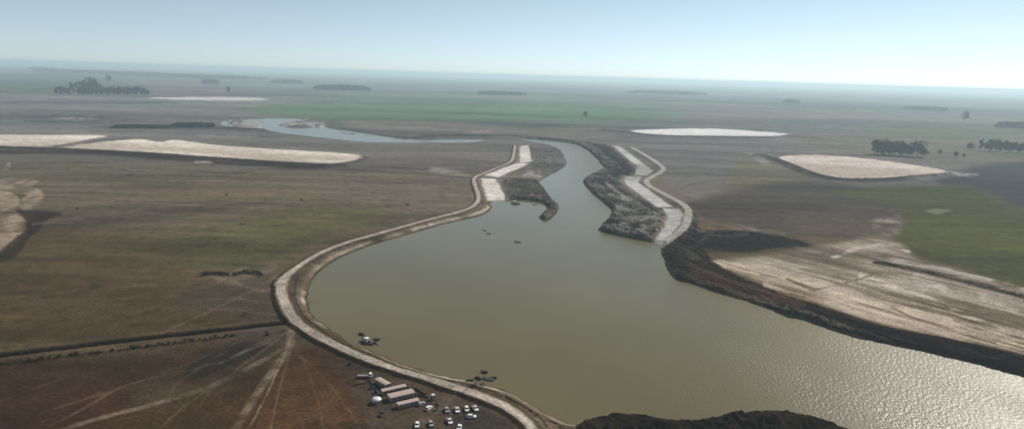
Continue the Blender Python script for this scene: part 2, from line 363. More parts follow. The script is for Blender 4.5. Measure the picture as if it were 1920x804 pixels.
# far green field
mk = patch([(470, 206), (600, 190), (800, 186), (1000, 189), (1200, 200), (1300, 214), (1150, 226), (900, 224), (700, 222), (560, 218)], (0.085, 0.150, 0.080), 9, 0.9)
patch([(630, 228), (800, 228), (1000, 240), (1150, 240), (1130, 262), (920, 252), (720, 246)], (0.165, 0.140, 0.122), 5, 0.85)
patch([(860, 247), (930, 243), (900, 249)], (0.30, 0.27, 0.24), 3, 0.7)
patch([(280, 160), (420, 158), (420, 182), (280, 182)], (0.16, 0.115, 0.115), 6, 0.7)
patch([(0, 205), (250, 210), (420, 222), (400, 240), (0, 240)], (0.13, 0.125, 0.125), 8, 0.6)
patch([(100, 222), (140, 219), (180, 222), (140, 226)], (0.35, 0.32, 0.30), 3, 0.8)
patch([(380, 250), (470, 252), (470, 258), (380, 256)], (0.25, 0.22, 0.20), 3, 0.7)
for a_, b_, c_ in ((0, 190, 300), (200, 238, 420), (320, 235, 400), (0, 216, 200), (60, 226, 180)):
    patch([(a_, b_), (c_, b_ + 1), (c_, b_ + 5), (a_, b_ + 4)], (0.055, 0.06, 0.062), 3, 0.8)
patch([(1000, 234), (1070, 233), (1070, 238), (1000, 238)], (0.05, 0.055, 0.05), 2, 0.7)
# bare sand and silt, right bank
sand_r = [(1335, 492), (1400, 482), (1480, 468), (1560, 456), (1620, 440), (1680, 452), (1720, 482), (1800, 508), (1930, 550), (2300, 640), (2300, 760), (2100, 712), (1925, 668), (1800, 638), (1650, 606), (1500, 556), (1400, 516)]
s_r = sdf(U2, V2, np.array(smooth(sand_r, 3, True)), 80)
k_sand = 1 - sstep(-9, 7, s_r)
a0 = np.array(px(1340, 492)); a1 = np.array(px(1900, 650)); dv = (a1 - a0) / np.linalg.norm(a1 - a0)
SA = X * dv[0] + Y * dv[1]; SB = -X * dv[1] + Y * dv[0]
sn1 = fbm(SA / 9.0 + 0.02 * SB, SB, 5.0, 4, 50); sn2 = fbm(SA / 4, SB + 5 * n30, 26.0, 3, 51)
sn3 = fbm(SA / 14.0, SB + 2 * n8, 2.2, 3, 52)
bed = np.clip(0.58 + 0.9 * sn1 + 0.7 * sn2 + 0.35 * sn3, 0, 1)[:, None]
Csand = colr(0.125, 0.095, 0.072) * (1 - bed) + colr(0.52, 0.43, 0.335) * bed
sn4 = fbm(X, Y, 55.0, 4, 55)
Csand = Csand * (1 - 0.38 * sstep(0.05, 0.45, sn4)[:, None]) + colr(0.13, 0.10, 0.08) * 0.38 * sstep(0.05, 0.45, sn4)[:, None]
far_side = sstep(-60, 0, (V - (470 + (U - 1400) * 0.20)) * -1.0)
Csand = Csand * (1 - 0.55 * far_side[:, None]) + colr(0.17, 0.145, 0.128) * (0.55 * far_side[:, None])
kk = k_sand[:, None]; C[:] = C * (1 - kk) + Csand * kk
for pl, w, c_ in (([(1560, 482), (1640, 455), (1700, 470)], 3, (0.5, 0.45, 0.40)), ([(1620, 520), (1740, 560), (1830, 600), (1925, 632)], 5, (0.52, 0.45, 0.38)), ([(1720, 520), (1780, 545)], 6, (0.45, 0.40, 0.36)),
                  ([(1850, 560), (1925, 600)], 8, (0.42, 0.36, 0.30)), ([(1340, 495), (1380, 500), (1420, 515)], 7, (0.50, 0.40, 0.29)), ([(1440, 535), (1600, 580), (1800, 632)], 5, (0.44, 0.36, 0.28)),
                  ([(1480, 525), (1530, 545)], 3, (0.10, 0.07, 0.05)), ([(1560, 530), (1640, 555), (1700, 590), (1860, 640)], 2.0, (0.16, 0.12, 0.10)), ([(1530, 545), (1600, 530), (1640, 520)], 2.0, (0.14, 0.11, 0.09)),
                  ([(1640, 490), (1760, 512), (1860, 537), (1925, 555)], 3.5, (0.05, 0.04, 0.036)), ([(1790, 600), (1860, 625), (1925, 645)], 3, (0.13, 0.10, 0.085)), ([(1400, 440), (1500, 465), (1600, 475)], 3, (0.24, 0.215, 0.20))):
    d = sdf(U2, V2, np.array(smooth(pl, 3)), 30, closed=False) + 1.0 * n8
    mixc((1 - sstep(w * 0.4, w * 1.6, d)) * np.clip(0.55 + 1.3 * sn1 + 0.9 * n8, 0, 1) * 0.85, c_)
d = sdf(U2, V2, np.array(smooth([(1660, 484), (1760, 504), (1860, 528), (1925, 545), (2050, 578)], 3)), 30, closed=False)
mixc((1 - sstep(2, 6, d)) * np.clip(0.6 + n8, 0, 1), (0.36, 0.32, 0.28))
patch([(1640, 420), (1690, 405), (1690, 432), (1650, 440)], (0.27, 0.245, 0.225), 6, 0.75)
patch([(1330, 425), (1400, 426), (1470, 436), (1450, 442), (1350, 432)], (0.22, 0.20, 0.19), 4, 0.7)
patch([(1300, 442), (1340, 432), (1430, 436), (1520, 458), (1450, 462), (1400, 472), (1330, 470), (1300, 460)], (0.018, 0.016, 0.018), 4, 1.0)
# banks: dark mud
def paint(mk, c, s=1.0): mixc(mk * s, c)
mud = colr(0.080, 0.074, 0.072)
vari = np.clip(0.5 + 0.8 * n8 + 0.5 * n30, 0, 1)[:, None]
def paint2(mk, ca, cb):
    Cc = colr(*ca) * (1 - vari) + colr(*cb) * vari
    mk = mk[:, None]; C[:] = C * (1 - mk) + Cc * mk
paint2(m_lf, (0.095, 0.090, 0.086), (0.130, 0.122, 0.114))
paint2(m_sp, (0.036, 0.033, 0.033), (0.085, 0.077, 0.073))
paint2(m_rl, (0.024, 0.023, 0.024), (0.125, 0.119, 0.115)); paint2(m_ru, (0.030, 0.029, 0.030), (0.120, 0.114, 0.110))
c0_ = np.array(px(1100, 335)); c1_ = np.array(px(1230, 440)); cd = (c1_ - c0_) / np.linalg.norm(c1_ - c0_)
MA = X * cd[0] + Y * cd[1]; MBv = -X * cd[1] + Y * cd[0]; ml = fbm(MA / 5.0, MBv + 3 * n8, 7.0, 3, 54)
paint(np.maximum(m_rl, m_ru) * sstep(0.2, 0.55, ml), (0.26, 0.245, 0.23), 0.65); paint(np.maximum(m_rl, m_ru) * sstep(0.12, 0.45, -ml), (0.018, 0.017, 0.018), 0.85)
paint(np.maximum(m_lf, m_sp) * sstep(0.25, 0.6, ml), (0.20, 0.185, 0.17), 0.55)
lay = fbm(SA / 10.0, SB + 1.5 * n8, 3.0, 3, 53)
paint2(m_br, (0.012, 0.010, 0.009), (0.050, 0.038, 0.033)); paint(m_br * sstep(0.15, 0.5, lay), (0.105, 0.088, 0.075), 0.7); paint(m_br * sstep(0.1, 0.45, -lay), (0.010, 0.008, 0.008), 0.8)  # wet dark spoil, deepened so the colour also carries the bank's shaded side
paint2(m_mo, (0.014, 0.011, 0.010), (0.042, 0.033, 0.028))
d = sdf(U, V, np.array(smooth([(1285, 517), (1350, 537), (1430, 564), (1500, 584), (1600, 618)], 3)), 30, closed=False) + 1.0 * n8
mixc((1 - sstep(1.0, 3.2, d)) * np.clip(0.6 + n30, 0, 1), (0.125, 0.105, 0.088))
patch([(985, 322), (1012, 318), (1016, 330), (985, 336)], (0.30, 0.28, 0.26), 4, 0.8)
patch([(1140, 345), (1150, 350), (1156, 356), (1146, 353)], (0.34, 0.32, 0.30), 3, 0.7)
patch([(1152, 364), (1180, 370), (1196, 384), (1160, 376)], (0.26, 0.25, 0.24), 4, 0.7)
patch([(1160, 412), (1230, 402), (1240, 425), (1200, 440), (1160, 430)], (0.22, 0.21, 0.20), 6, 0.5, 0.9)
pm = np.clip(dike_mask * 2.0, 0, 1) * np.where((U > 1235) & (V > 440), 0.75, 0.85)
paint(pm * np.clip(0.9 + 0.6 * n8, 0.3, 1), (0.026, 0.020, 0.018))  # dark earth of the dikes, darkened further to stand for slope shade
patch([(1290, 505), (1320, 503), (1420, 545), (1500, 568), (1500, 580), (1400, 556), (1310, 525)], (0.085, 0.050, 0.038), 4, 0.8)
# shore line: pale silt on the left bank, wet dark strip elsewhere
tl = sd_w + 0.8 * n8
leftb = (U < 1100) & (V > 380)
near_left = ((U < 1080) & (V > 385) & (d_road < 42) & (sd_lake < 42)).astype(np.float32) * lake_side
Cb = colr(0.075, 0.058, 0.046) * (1 - vari) + colr(0.19, 0.155, 0.125) * vari
mkk = (near_left * (1 - sstep(30, 38, np.minimum(sd_lake, 60))))[:, None] * 0.7; C[:] = C * (1 - mkk) + Cb * mkk
paint(near_left * np.exp(-((tl - 3.4) / 1.8) ** 2) * np.clip(0.7 + 1.6 * n30, 0, 1), (0.36, 0.305, 0.25))
paint(near_left * np.exp(-((d_roadw - 8.2) / 1.2) ** 2) * np.clip(0.4 + 1.2 * n30, 0, 0.9), (0.235, 0.195, 0.16))
paint((sd_w < 40) * (1 - sstep(0.5, 2.2, tl)) * 0.9, (0.055, 0.048, 0.038))
paint((V < 275) * (U < 925) * (U > 400) * (1 - sstep(2, 14, sd_lag)) * 0.55, (0.16, 0.15, 0.14))
paint((V < 245) * (U > 415) * (U < 625) * (sd_lag < 20) * (sd_lag < 3) * (H > WATER_Z) * np.clip(0.5 + n30 * 2, 0, 1), (0.30, 0.28, 0.26))
# flats and cells
tex = np.clip(0.5 + 1.1 * fbm(X * 0.35, Y, 70, 4, 60) + 0.6 * fbm(X * 0.5, Y, 300, 3, 61) + 0.25 * n8, 0, 1)[:, None]
def flatc(key, ca, cb):
    k = np.clip(flats[key] * 1.15, 0, 1)[:, None]; C[:] = C * (1 - k) + (colr(*ca) * (1 - tex) + colr(*cb) * tex) * k
for k_ in ('sand_a', 'sand_b'): flatc(k_, (0.44, 0.365, 0.30), (0.70, 0.625, 0.54))
flatc('sand_c', (0.50, 0.47, 0.44), (0.60, 0.57, 0.54)); flatc('sand_d', (0.62, 0.60, 0.58), (0.72, 0.70, 0.69))
flatc('sand_e', (0.42, 0.335, 0.28), (0.66, 0.575, 0.51))
for k_ in flats:
    if k_.startswith('cell'): paint((1 - sstep(0, 14, flat_s[k_])) * np.clip(0.45 + 1.0 * n8 + 0.6 * n30, 0, 1), (0.235, 0.215, 0.195), 0.6)
for k_ in ('cell_a', 'cell_b', 'cell_c'): flatc(k_, (0.48, 0.43, 0.39), (0.62, 0.57, 0.52))
for k_ in ('cell_d', 'cell_e', 'cell_f'): flatc(k_, (0.30, 0.29, 0.275), (0.48, 0.465, 0.445))
# dark earth apron below the left sand flat
patch([(-100, 277), (0, 280), (200, 286), (350, 297), (480, 306), (600, 312), (590, 318), (460, 311), (330, 303), (180, 291), (0, 287), (-100, 284)], (0.036, 0.025, 0.022), 3, 1.0)
patch([(372, 303), (395, 302), (395, 306), (372, 306)], (0.4, 0.36, 0.33), 2, 0.8)
patch([(806, 318), (824, 311), (872, 325), (880, 331), (830, 327)], (0.25, 0.225, 0.205), 5, 0.85)
patch([(1405, 288), (1420, 290), (1452, 307), (1436, 308)], (0.26, 0.25, 0.24), 4, 0.8)
patch([(1560, 340), (1640, 344), (1700, 341), (1760, 336), (1790, 330), (1775, 326), (1700, 338), (1600, 341)], (0.24, 0.23, 0.23), 3, 0.7)
patch([(1770, 322), (1800, 323), (1832, 327), (1810, 330), (1785, 328)], (0.42, 0.40, 0.39), 3, 0.85)
# diggings at the left edge
for pl in ([(-60, 338), (30, 336), (74, 337), (70, 345), (25, 353), (-60, 357)], [(44, 362), (56, 352), (72, 353), (70, 374), (45, 388), (30, 386)], [(-60, 364), (24, 362), (20, 392), (-60, 402)],
           [(-60, 404), (50, 396), (50, 412), (-60, 425)], [(-60, 428), (30, 418), (46, 422), (44, 446), (18, 470), (-60, 490)]):
    s = sdf(U2 + 5 * n8, V2 + 3.5 * n8 + 2.5 * n30, np.array(smooth(pl, 3, True)), 40)
    dig = fbm(X + 0.4 * Y, Y * 0.35 - X * 0.2, 18.0, 3, 90)
    mixc((1 - sstep(-3, 3, s)) * np.clip(0.75 + 1.3 * dig, 0.1, 1), (0.30, 0.235, 0.18))
patch([(22, 390), (110, 398), (80, 412), (60, 440), (30, 480), (-40, 500), (20, 455), (45, 415)], (0.026, 0.019, 0.016), 4, 0.9)
patch([(8, 312), (18, 302), (16, 312), (6, 320)], (0.28, 0.24, 0.2), 2, 0.7)
sp_ = fbm(X, Y, 11.0, 2, 80) * (U < 900) * (V > 310)
paint(sstep(0.52, 0.66, sp_), (0.045, 0.038, 0.026), 0.6)
# wheel tracks
tr_n = np.clip(0.75 + 0.9 * n8 + 0.4 * n30, 0.1, 1)
tracks = [([(545, 610), (540, 650), (515, 690), (480, 740), (445, 800), (400, 870)], 9, (0.25, 0.20, 0.16), 0.9), ([(548, 625), (525, 680), (505, 730), (470, 800)], 2.5, (0.29, 0.23, 0.185), 0.7),
    ([(545, 640), (560, 665), (600, 700), (650, 760), (690, 830)], 3.5, (0.17, 0.125, 0.10), 0.45), ([(525, 655), (460, 690), (380, 728), (280, 760), (150, 795), (0, 850)], 4.5, (0.21, 0.17, 0.135), 0.9),
    ([(540, 620), (480, 645), (400, 680), (240, 720), (160, 765), (90, 800)], 2.2, (0.165, 0.12, 0.09), 0.65), ([(120, 707), (60, 728), (-40, 765)], 2.0, (0.15, 0.105, 0.08), 0.7),
    ([(510, 520), (480, 540), (420, 570), (350, 602), (300, 625)], 2.2, (0.17, 0.14, 0.105), 0.55), ([(390, 578), (460, 582), (520, 590)], 2.5, (0.17, 0.14, 0.12), 0.6), ([(400, 520), (440, 530), (500, 545), (515, 520)], 4, (0.20, 0.165, 0.135), 0.5),
    ([(60, 420), (200, 400), (330, 385), (480, 378), (620, 370)], 2.0, (0.15, 0.125, 0.10), 0.6), ([(860, 725), (845, 745), (820, 770), (790, 790)], 11, (0.15, 0.122, 0.102), 0.65),
    ([(1290, 392), (1330, 440), (1400, 440)], 3, (0.15, 0.135, 0.125), 0.6), ([(1245, 360), (1310, 345), (1400, 335), (1500, 350)], 1.6, (0.085, 0.07, 0.062), 0.6), ([(1300, 400), (1340, 430), (1290, 470), (1330, 500)], 5, (0.12, 0.10, 0.09), 0.5),
    ([(0, 560), (200, 540), (420, 528), (500, 520)], 2.5, (0.125, 0.098, 0.068), 0.5), ([(60, 560), (180, 562), (360, 552)], 3, (0.13, 0.10, 0.07), 0.4), ([(435, 520), (480, 512), (515, 500)], 7, (0.21, 0.175, 0.145), 0.6),
    ([(425, 655), (370, 690), (330, 720), (320, 740)], 3, (0.16, 0.14, 0.12), 0.5), ([(505, 640), (450, 662), (410, 680)], 1.6, (0.22, 0.2, 0.18), 0.6), ([(520, 660), (470, 690), (400, 725), (370, 770)], 2, (0.17, 0.135, 0.1), 0.5),
    ([(543, 615), (500, 650), (430, 700), (330, 775), (280, 830)], 2.4, (0.175, 0.135, 0.105), 0.6), ([(546, 630), (535, 690), (520, 750), (505, 830)], 3.0, (0.20, 0.15, 0.115), 0.6), ([(550, 640), (575, 690), (600, 760), (610, 830)], 2.2, (0.17, 0.12, 0.09), 0.5),
    ([(540, 612), (470, 632), (380, 668), (300, 700), (200, 735), (60, 780)], 2.0, (0.15, 0.115, 0.09), 0.5), ([(515, 570), (450, 560), (380, 562), (300, 580)], 1.8, (0.16, 0.13, 0.105), 0.5), ([(530, 500), (490, 495), (450, 505), (410, 530)], 3.0, (0.19, 0.16, 0.13), 0.5),
    ([(0, 287), (120, 283), (300, 298), (420, 303)], 1.0, (0.09, 0.06, 0.05), 0.5), ([(885, 334), (850, 331), (770, 326), (700, 321), (600, 316)], 1.8, (0.062, 0.052, 0.048), 0.8)]
for pl, w, c_, s_ in tracks:
    d = sdf(U2 * 0.3 + U * 0.7, V2 * 0.3 + V * 0.7, np.array(smooth(pl, 4)), 40, closed=False)
    paint((1 - sstep(w * 0.35, w * 1.25, d)) * tr_n, c_, s_)
paint((1 - sstep(2.0, 3.8, d_ditch)), (0.010, 0.008, 0.007), 1.0)  # shade inside the drain painted near black over its dark soil
paint((1 - sstep(0.8, 2.8, d_clod)) * np.clip(0.7 + 1.2 * n3, 0, 1), (0.028, 0.021, 0.017), 0.85)
paint((1 - sstep(0.5, 2.0, np.abs(d_ditch - 6.5))) * (V > 600), (0.15, 0.12, 0.095), 0.5)
# roads
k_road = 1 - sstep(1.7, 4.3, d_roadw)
paint((1 - sstep(5.2, 7.5, d_roadw)) * 0.75, (0.050, 0.038, 0.030))  # shade of the dike's sides painted into the colour of both slopes
tracksn = np.clip(0.5 + 0.5 * np.cos(d_road * 3.0), 0, 1) * 0.22 + 0.84 + 0.16 * n8 + 0.12 * n30
croad = colr(0.39, 0.33, 0.275)[None, :] * tracksn[:, None]
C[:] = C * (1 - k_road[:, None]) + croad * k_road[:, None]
k_road2 = 1 - sstep(3.2, 5.4, d_road2 + 0.5 * n8)
paint(k_road2, (0.36, 0.33, 0.30), 0.9)
C *= (1 + 0.10 * n8 + 0.10 * n30 + 0.08 * n120 + 0.06 * n3)[:, None]
lum = C.mean(1)
strk = 0.9 * fbm(X * 0.16 + Y * 0.03, Y, 14.0, 3, 70) + 1.0 * fbm(X * 0.16 - Y * 0.04, Y, 60.0, 3, 71) + 0.9 * fbm(X * 0.14, Y, 240.0, 3, 72) * sstep(600, 1500, RR)
C *= (1 + 0.36 * np.clip(strk, -1, 1) * (1 - sstep(0.16, 0.28, lum)) * (1 - 0.7 * sstep(3000, 9000, RR)))[:, None]
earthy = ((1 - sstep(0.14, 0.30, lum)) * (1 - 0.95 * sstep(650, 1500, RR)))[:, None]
C *= 1 - earthy * (colr(0.08, 0.13, 0.25)[None, :] + 0.22 * (1 - sstep(350, 850, RR))[:, None])          # near soils iron-brown, darkened further to stand for vignette and offset haze
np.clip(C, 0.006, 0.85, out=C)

# ------------------------------------------------------------------ materials
def new_mat(name):
    mt = bpy.data.materials.new(name); mt.use_nodes = True
    return mt, mt.node_tree.nodes, mt.node_tree.links, mt.node_tree.nodes['Principled BSDF']
def ground_material():
    mt, n, l, b = new_mat('soil')
    at = n.new('ShaderNodeAttribute'); at.attribute_name = 'soil_colour'
    tc = n.new('ShaderNodeTexCoord')
    def noise(scale, det):
        x = n.new('ShaderNodeTexNoise'); x.inputs['Scale'].default_value = scale; x.inputs['Detail'].default_value = det
        l.new(tc.outputs['Object'], x.inputs['Vector']); return x
    a = noise(0.55, 4); c = noise(0.09, 3)
    def ramp(src, lo, hi):
        r_ = n.new('ShaderNodeMapRange'); r_.inputs['From Min'].default_value = 0.3; r_.inputs['From Max'].default_value = 0.7
        r_.inputs['To Min'].default_value = lo; r_.inputs['To Max'].default_value = hi; l.new(src.outputs['Fac'], r_.inputs['Value']); return r_
    ra, rc = ramp(a, 0.62, 1.38), ramp(c, 0.80, 1.20)
    mu = n.new('ShaderNodeMath'); mu.operation = 'MULTIPLY'; l.new(ra.outputs[0], mu.inputs[0]); l.new(rc.outputs[0], mu.inputs[1])
    mx = n.new('ShaderNodeVectorMath'); mx.operation = 'SCALE'
    l.new(at.outputs['Color'], mx.inputs[0]); l.new(mu.outputs[0], mx.inputs['Scale'])
    l.new(mx.outputs[0], b.inputs['Base Color'])
    b.inputs['Roughness'].default_value = 1.0; b.inputs['Specular IOR Level'].default_value = 0.0
    bp = n.new('ShaderNodeBump'); bp.inputs['Strength'].default_value = 0.5; bp.inputs['Distance'].default_value = 0.5
    l.new(a.outputs['Fac'], bp.inputs['Height']); l.new(bp.outputs[0], b.inputs['Normal'])
    return mt
MAT_GROUND = ground_material()
def water_material(name='muddy_water', calm=0.07):
    mt, n, l, b = new_mat(name)
    tc = n.new('ShaderNodeTexCoord')
    nz = n.new('ShaderNodeTexNoise'); nz.inputs['Scale'].default_value = 0.006; nz.inputs['Detail'].default_value = 3
    l.new(tc.outputs['Object'], nz.inputs['Vector'])
    cr_ = n.new('ShaderNodeValToRGB')
    cr_.color_ramp.elements[0].position = 0.3; cr_.color_ramp.elements[0].color = (0.112, 0.090, 0.029, 1)
    cr_.color_ramp.elements[1].position = 0.7; cr_.color_ramp.elements[1].color = (0.146, 0.120, 0.046, 1)
    l.new(nz.outputs['Fac'], cr_.inputs['Fac']); l.new(cr_.outputs[0], b.inputs['Base Color'])
    b.inputs['Roughness'].default_value = 0.24; b.inputs['IOR'].default_value = 1.33
    mp = n.new('ShaderNodeMapping'); mp.inputs['Rotation'].default_value = (0, 0, R(25)); mp.inputs['Scale'].default_value = (1.0, 0.6, 1.0)
    l.new(tc.outputs['Object'], mp.inputs['Vector'])
    w1 = n.new('ShaderNodeTexNoise'); w1.inputs['Scale'].default_value = 0.75; w1.inputs['Detail'].default_value = 3; w1.inputs['Roughness'].default_value = 0.55
    l.new(mp.outputs[0], w1.inputs['Vector'])
    # the open south-east reach lies in the wind, the north-west one is calm
    sx = n.new('ShaderNodeSeparateXYZ'); l.new(tc.outputs['Object'], sx.inputs[0])
    wr = n.new('ShaderNodeMapRange'); wr.interpolation_type = 'SMOOTHSTEP'; wr.inputs['From Min'].default_value = -20; wr.inputs['From Max'].default_value = 260
    wr.inputs['To Min'].default_value = 0.05; wr.inputs['To Max'].default_value = 0.62; l.new(sx.outputs[0], wr.inputs['Value'])
    rr_ = n.new('ShaderNodeMapRange'); rr_.inputs['To Min'].default_value = calm; rr_.inputs['To Max'].default_value = 0.44; rr_.inputs['From Max'].default_value = 0.62
    l.new(wr.outputs[0], rr_.inputs['Value']); l.new(rr_.outputs[0], b.inputs['Roughness'])
    bp = n.new('ShaderNodeBump'); bp.inputs['Distance'].default_value = 1.0
    ln = n.new('ShaderNodeTexNoise'); ln.inputs['Scale'].default_value = 0.022; ln.inputs['Detail'].default_value = 3; l.new(mp.outputs[0], ln.inputs['Vector'])
    lm = n.new('ShaderNodeMapRange'); lm.inputs['From Min'].default_value = 0.35; lm.inputs['From Max'].default_value = 0.65; lm.inputs['To Min'].default_value = 0.5; lm.inputs['To Max'].default_value = 1.2
    l.new(ln.outputs['Fac'], lm.inputs['Value']); wm = n.new('ShaderNodeMath'); wm.operation = 'MULTIPLY'; l.new(wr.outputs[0], wm.inputs[0]); l.new(lm.outputs[0], wm.inputs[1])
    l.new(wm.outputs[0], bp.inputs['Strength']); l.new(w1.outputs['Fac'], bp.inputs['Height']); l.new(bp.outputs[0], b.inputs['Normal'])
    return mt
MAT_WATER = water_material(); MAT_LAGOON = water_material('silty_lagoon_water', 0.16)
def flat_mat(name, c, rough=0.6, metal=0.0, var=0.12, scale=3.0, spec=0.4):
    mt, n, l, b = new_mat(name)
    tc = n.new('ShaderNodeTexCoord'); x = n.new('ShaderNodeTexNoise'); x.inputs['Scale'].default_value = scale; x.inputs['Detail'].default_value = 4
    l.new(tc.outputs['Object'], x.inputs['Vector'])
    r_ = n.new('ShaderNodeMapRange'); r_.inputs['To Min'].default_value = 1 - var; r_.inputs['To Max'].default_value = 1 + var; l.new(x.outputs['Fac'], r_.inputs['Value'])
    s_ = n.new('ShaderNodeVectorMath'); s_.operation = 'SCALE'; s_.inputs[0].default_value = c; l.new(r_.outputs[0], s_.inputs['Scale'])
    l.new(s_.outputs[0], b.inputs['Base Color'])
    b.inputs['Roughness'].default_value = rough; b.inputs['Metallic'].default_value = metal; b.inputs['Specular IOR Level'].default_value = spec
    return mt

# ------------------------------------------------------------------ split the terrain into the pieces of the setting
i0 = (np.arange(NR - 1)[:, None] * NT + np.arange(NT - 1)[None, :]).ravel()
F = np.stack([i0, i0 + NT, i0 + NT + 1, i0 + 1], 1)[:, ::-1].astype(np.int32)
def fm(a): return a[F].mean(1)
def mesh_from(name, verts, faces, mat, colors=None, smooth_=False):
    me = bpy.data.meshes.new(name)
    me.vertices.add(len(verts)); me.vertices.foreach_set('co', np.ascontiguousarray(verts, dtype=np.float32).ravel())
    k = faces.shape[1]
    me.loops.add(faces.size); me.loops.foreach_set('vertex_index', np.ascontiguousarray(faces, dtype=np.int32).ravel())
    me.polygons.add(len(faces)); me.polygons.foreach_set('loop_start', np.arange(0, faces.size, k, dtype=np.int32))
    me.polygons.foreach_set('use_smooth', np.full(len(faces), smooth_, dtype=bool))
    if colors is not None:
        at = me.attributes.new('soil_colour', 'FLOAT_COLOR', 'POINT')
        at.data.foreach_set('color', np.concatenate([colors, np.ones((len(colors), 1), np.float32)], 1).astype(np.float32).ravel())
    me.update(calc_edges=True)
    me.materials.append(mat)
    ob = bpy.data.objects.new(name, me); col.objects.link(ob)
    return ob
def struct(ob, label):
    ob['kind'] = 'structure'; ob['label'] = label; return ob
P3 = np.stack([X.astype(np.float32), Y.astype(np.float32), H], 1)
cls = np.zeros(len(F), np.int16)
regions = []
def region(name, label, mask_v, thr=0.5):
    k = len(regions) + 1; regions.append((name, label)); cls[fm(mask_v.astype(np.float32)) > thr] = k
def in_px(pts): return (sdf(U2, V2, np.array(smooth(pts, 3, True)), 30) < 0)
region('green_field', 'green crop field at the right behind the sandy bank', in_px([(1560, 362), (1640, 350), (1790, 346), (1850, 362), (1925, 394), (2200, 450), (2200, 600), (1925, 535), (1800, 500), (1700, 486), (1668, 452), (1705, 420), (1690, 392), (1620, 372)]))
region('ploughed_field', 'dark ploughed field beside the green crop field', in_px([(1750, 335), (1930, 298), (2200, 330), (2200, 440), (1925, 392), (1850, 362)]))
region('far_green_field', 'hazy green field stretching behind the far lagoon', in_px([(470, 206), (600, 190), (800, 186), (1000, 189), (1200, 200), (1300, 214), (1150, 226), (900, 224), (700, 222), (560, 218)]))
region('sandy_bank', 'streaked pale sand spread along the right bank', k_sand)
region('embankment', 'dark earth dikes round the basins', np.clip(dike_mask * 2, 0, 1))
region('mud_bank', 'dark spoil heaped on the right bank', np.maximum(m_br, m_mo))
region('mud_flat', 'grey mud heaped between the channel and the cells', np.maximum(np.maximum(m_lf, m_sp), np.maximum(m_rl, m_ru)))
region('drain', 'straight dark drain cut across the left plain', (1 - sstep(3.0, 4.4, d_ditch)))
labs = {'sand_a': 'pale dry sand flat at the far left edge', 'sand_b': 'long pale sand flat behind a dark dike at left', 'sand_c': 'thin white sand strip beside the left grove', 'sand_d': 'white sand strip beyond the channel at right', 'sand_e': 'pinkish sand basin in front of the right grove'}
for k_ in flats:
    if k_ in labs: region('sand_flat', labs[k_], flats[k_])
    else: region('sediment_cell', {'cell_a': 'nearest pale cell beside the left road', 'cell_b': 'middle pale cell beside the left road', 'cell_c': 'farthest pale cell beside the left road', 'cell_d': 'farthest grey cell on the right bank', 'cell_e': 'middle grey cell on the right bank', 'cell_f': 'nearest grey cell running into the lake at right'}[k_], flats[k_])
region('dike_slope', 'dark side slopes of the left road dike', (1 - sstep(5.0, 6.5, d_roadw)))
region('dirt_road', 'pale dirt road on the dike along the left shore', k_road)
region('dirt_road', 'pale narrow dirt road along the right cells', k_road2)
deep = fm(np.where(sd_w < -14, 1.0, 0.0) * (H < WATER_Z - 1.0)) > 0.99
for k in range(0, len(regions) + 1):
    sel = F[(cls == k) & ~deep]
    if not len(sel): continue
    used, inv = np.unique(sel.ravel(), return_inverse=True)
    nm, lb = ('ground', 'brown open plain reaching to the hazy horizon') if k == 0 else regions[k - 1]
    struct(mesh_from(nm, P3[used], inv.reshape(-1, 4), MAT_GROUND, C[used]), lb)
Hlow = H < WATER_Z + 0.4
for nm, lb, sdw in (('lake', 'olive brown lake and the channel leading into it', sd_lake), ('lagoon', 'grey lagoon lying behind the left plain', sd_lag)):
    sel = F[fm((sdw < 14).astype(np.float32)) > 0.2]
    used, inv = np.unique(sel.ravel(), return_inverse=True)
    Vw = P3[used].copy(); Vw[:, 2] = WATER_Z
    struct(mesh_from(nm, Vw, inv.reshape(-1, 4), MAT_WATER if nm == 'lake' else MAT_LAGOON), lb)

def ground_z(x, y):
    r = math.hypot(x, y); th = math.atan2(x, y)
    i = np.clip(np.interp(r, rs, np.arange(NR)), 0, NR - 1.001); j = np.clip(np.interp(th, ths, np.arange(NT)), 0, NT - 1.001)
    i0_, j0_ = int(i), int(j); a, b = i - i0_, j - j0_
    G = lambda p, q: float(H[p * NT + q])
    return (G(i0_, j0_) * (1 - b) + G(i0_, j0_ + 1) * b) * (1 - a) + (G(i0_ + 1, j0_) * (1 - b) + G(i0_ + 1, j0_ + 1) * b) * a
def spot(u, v):
    z = 0.0
    for _ in range(4):
        x, y = px(u, v, z); z = ground_z(x, y)
    return x, y, z
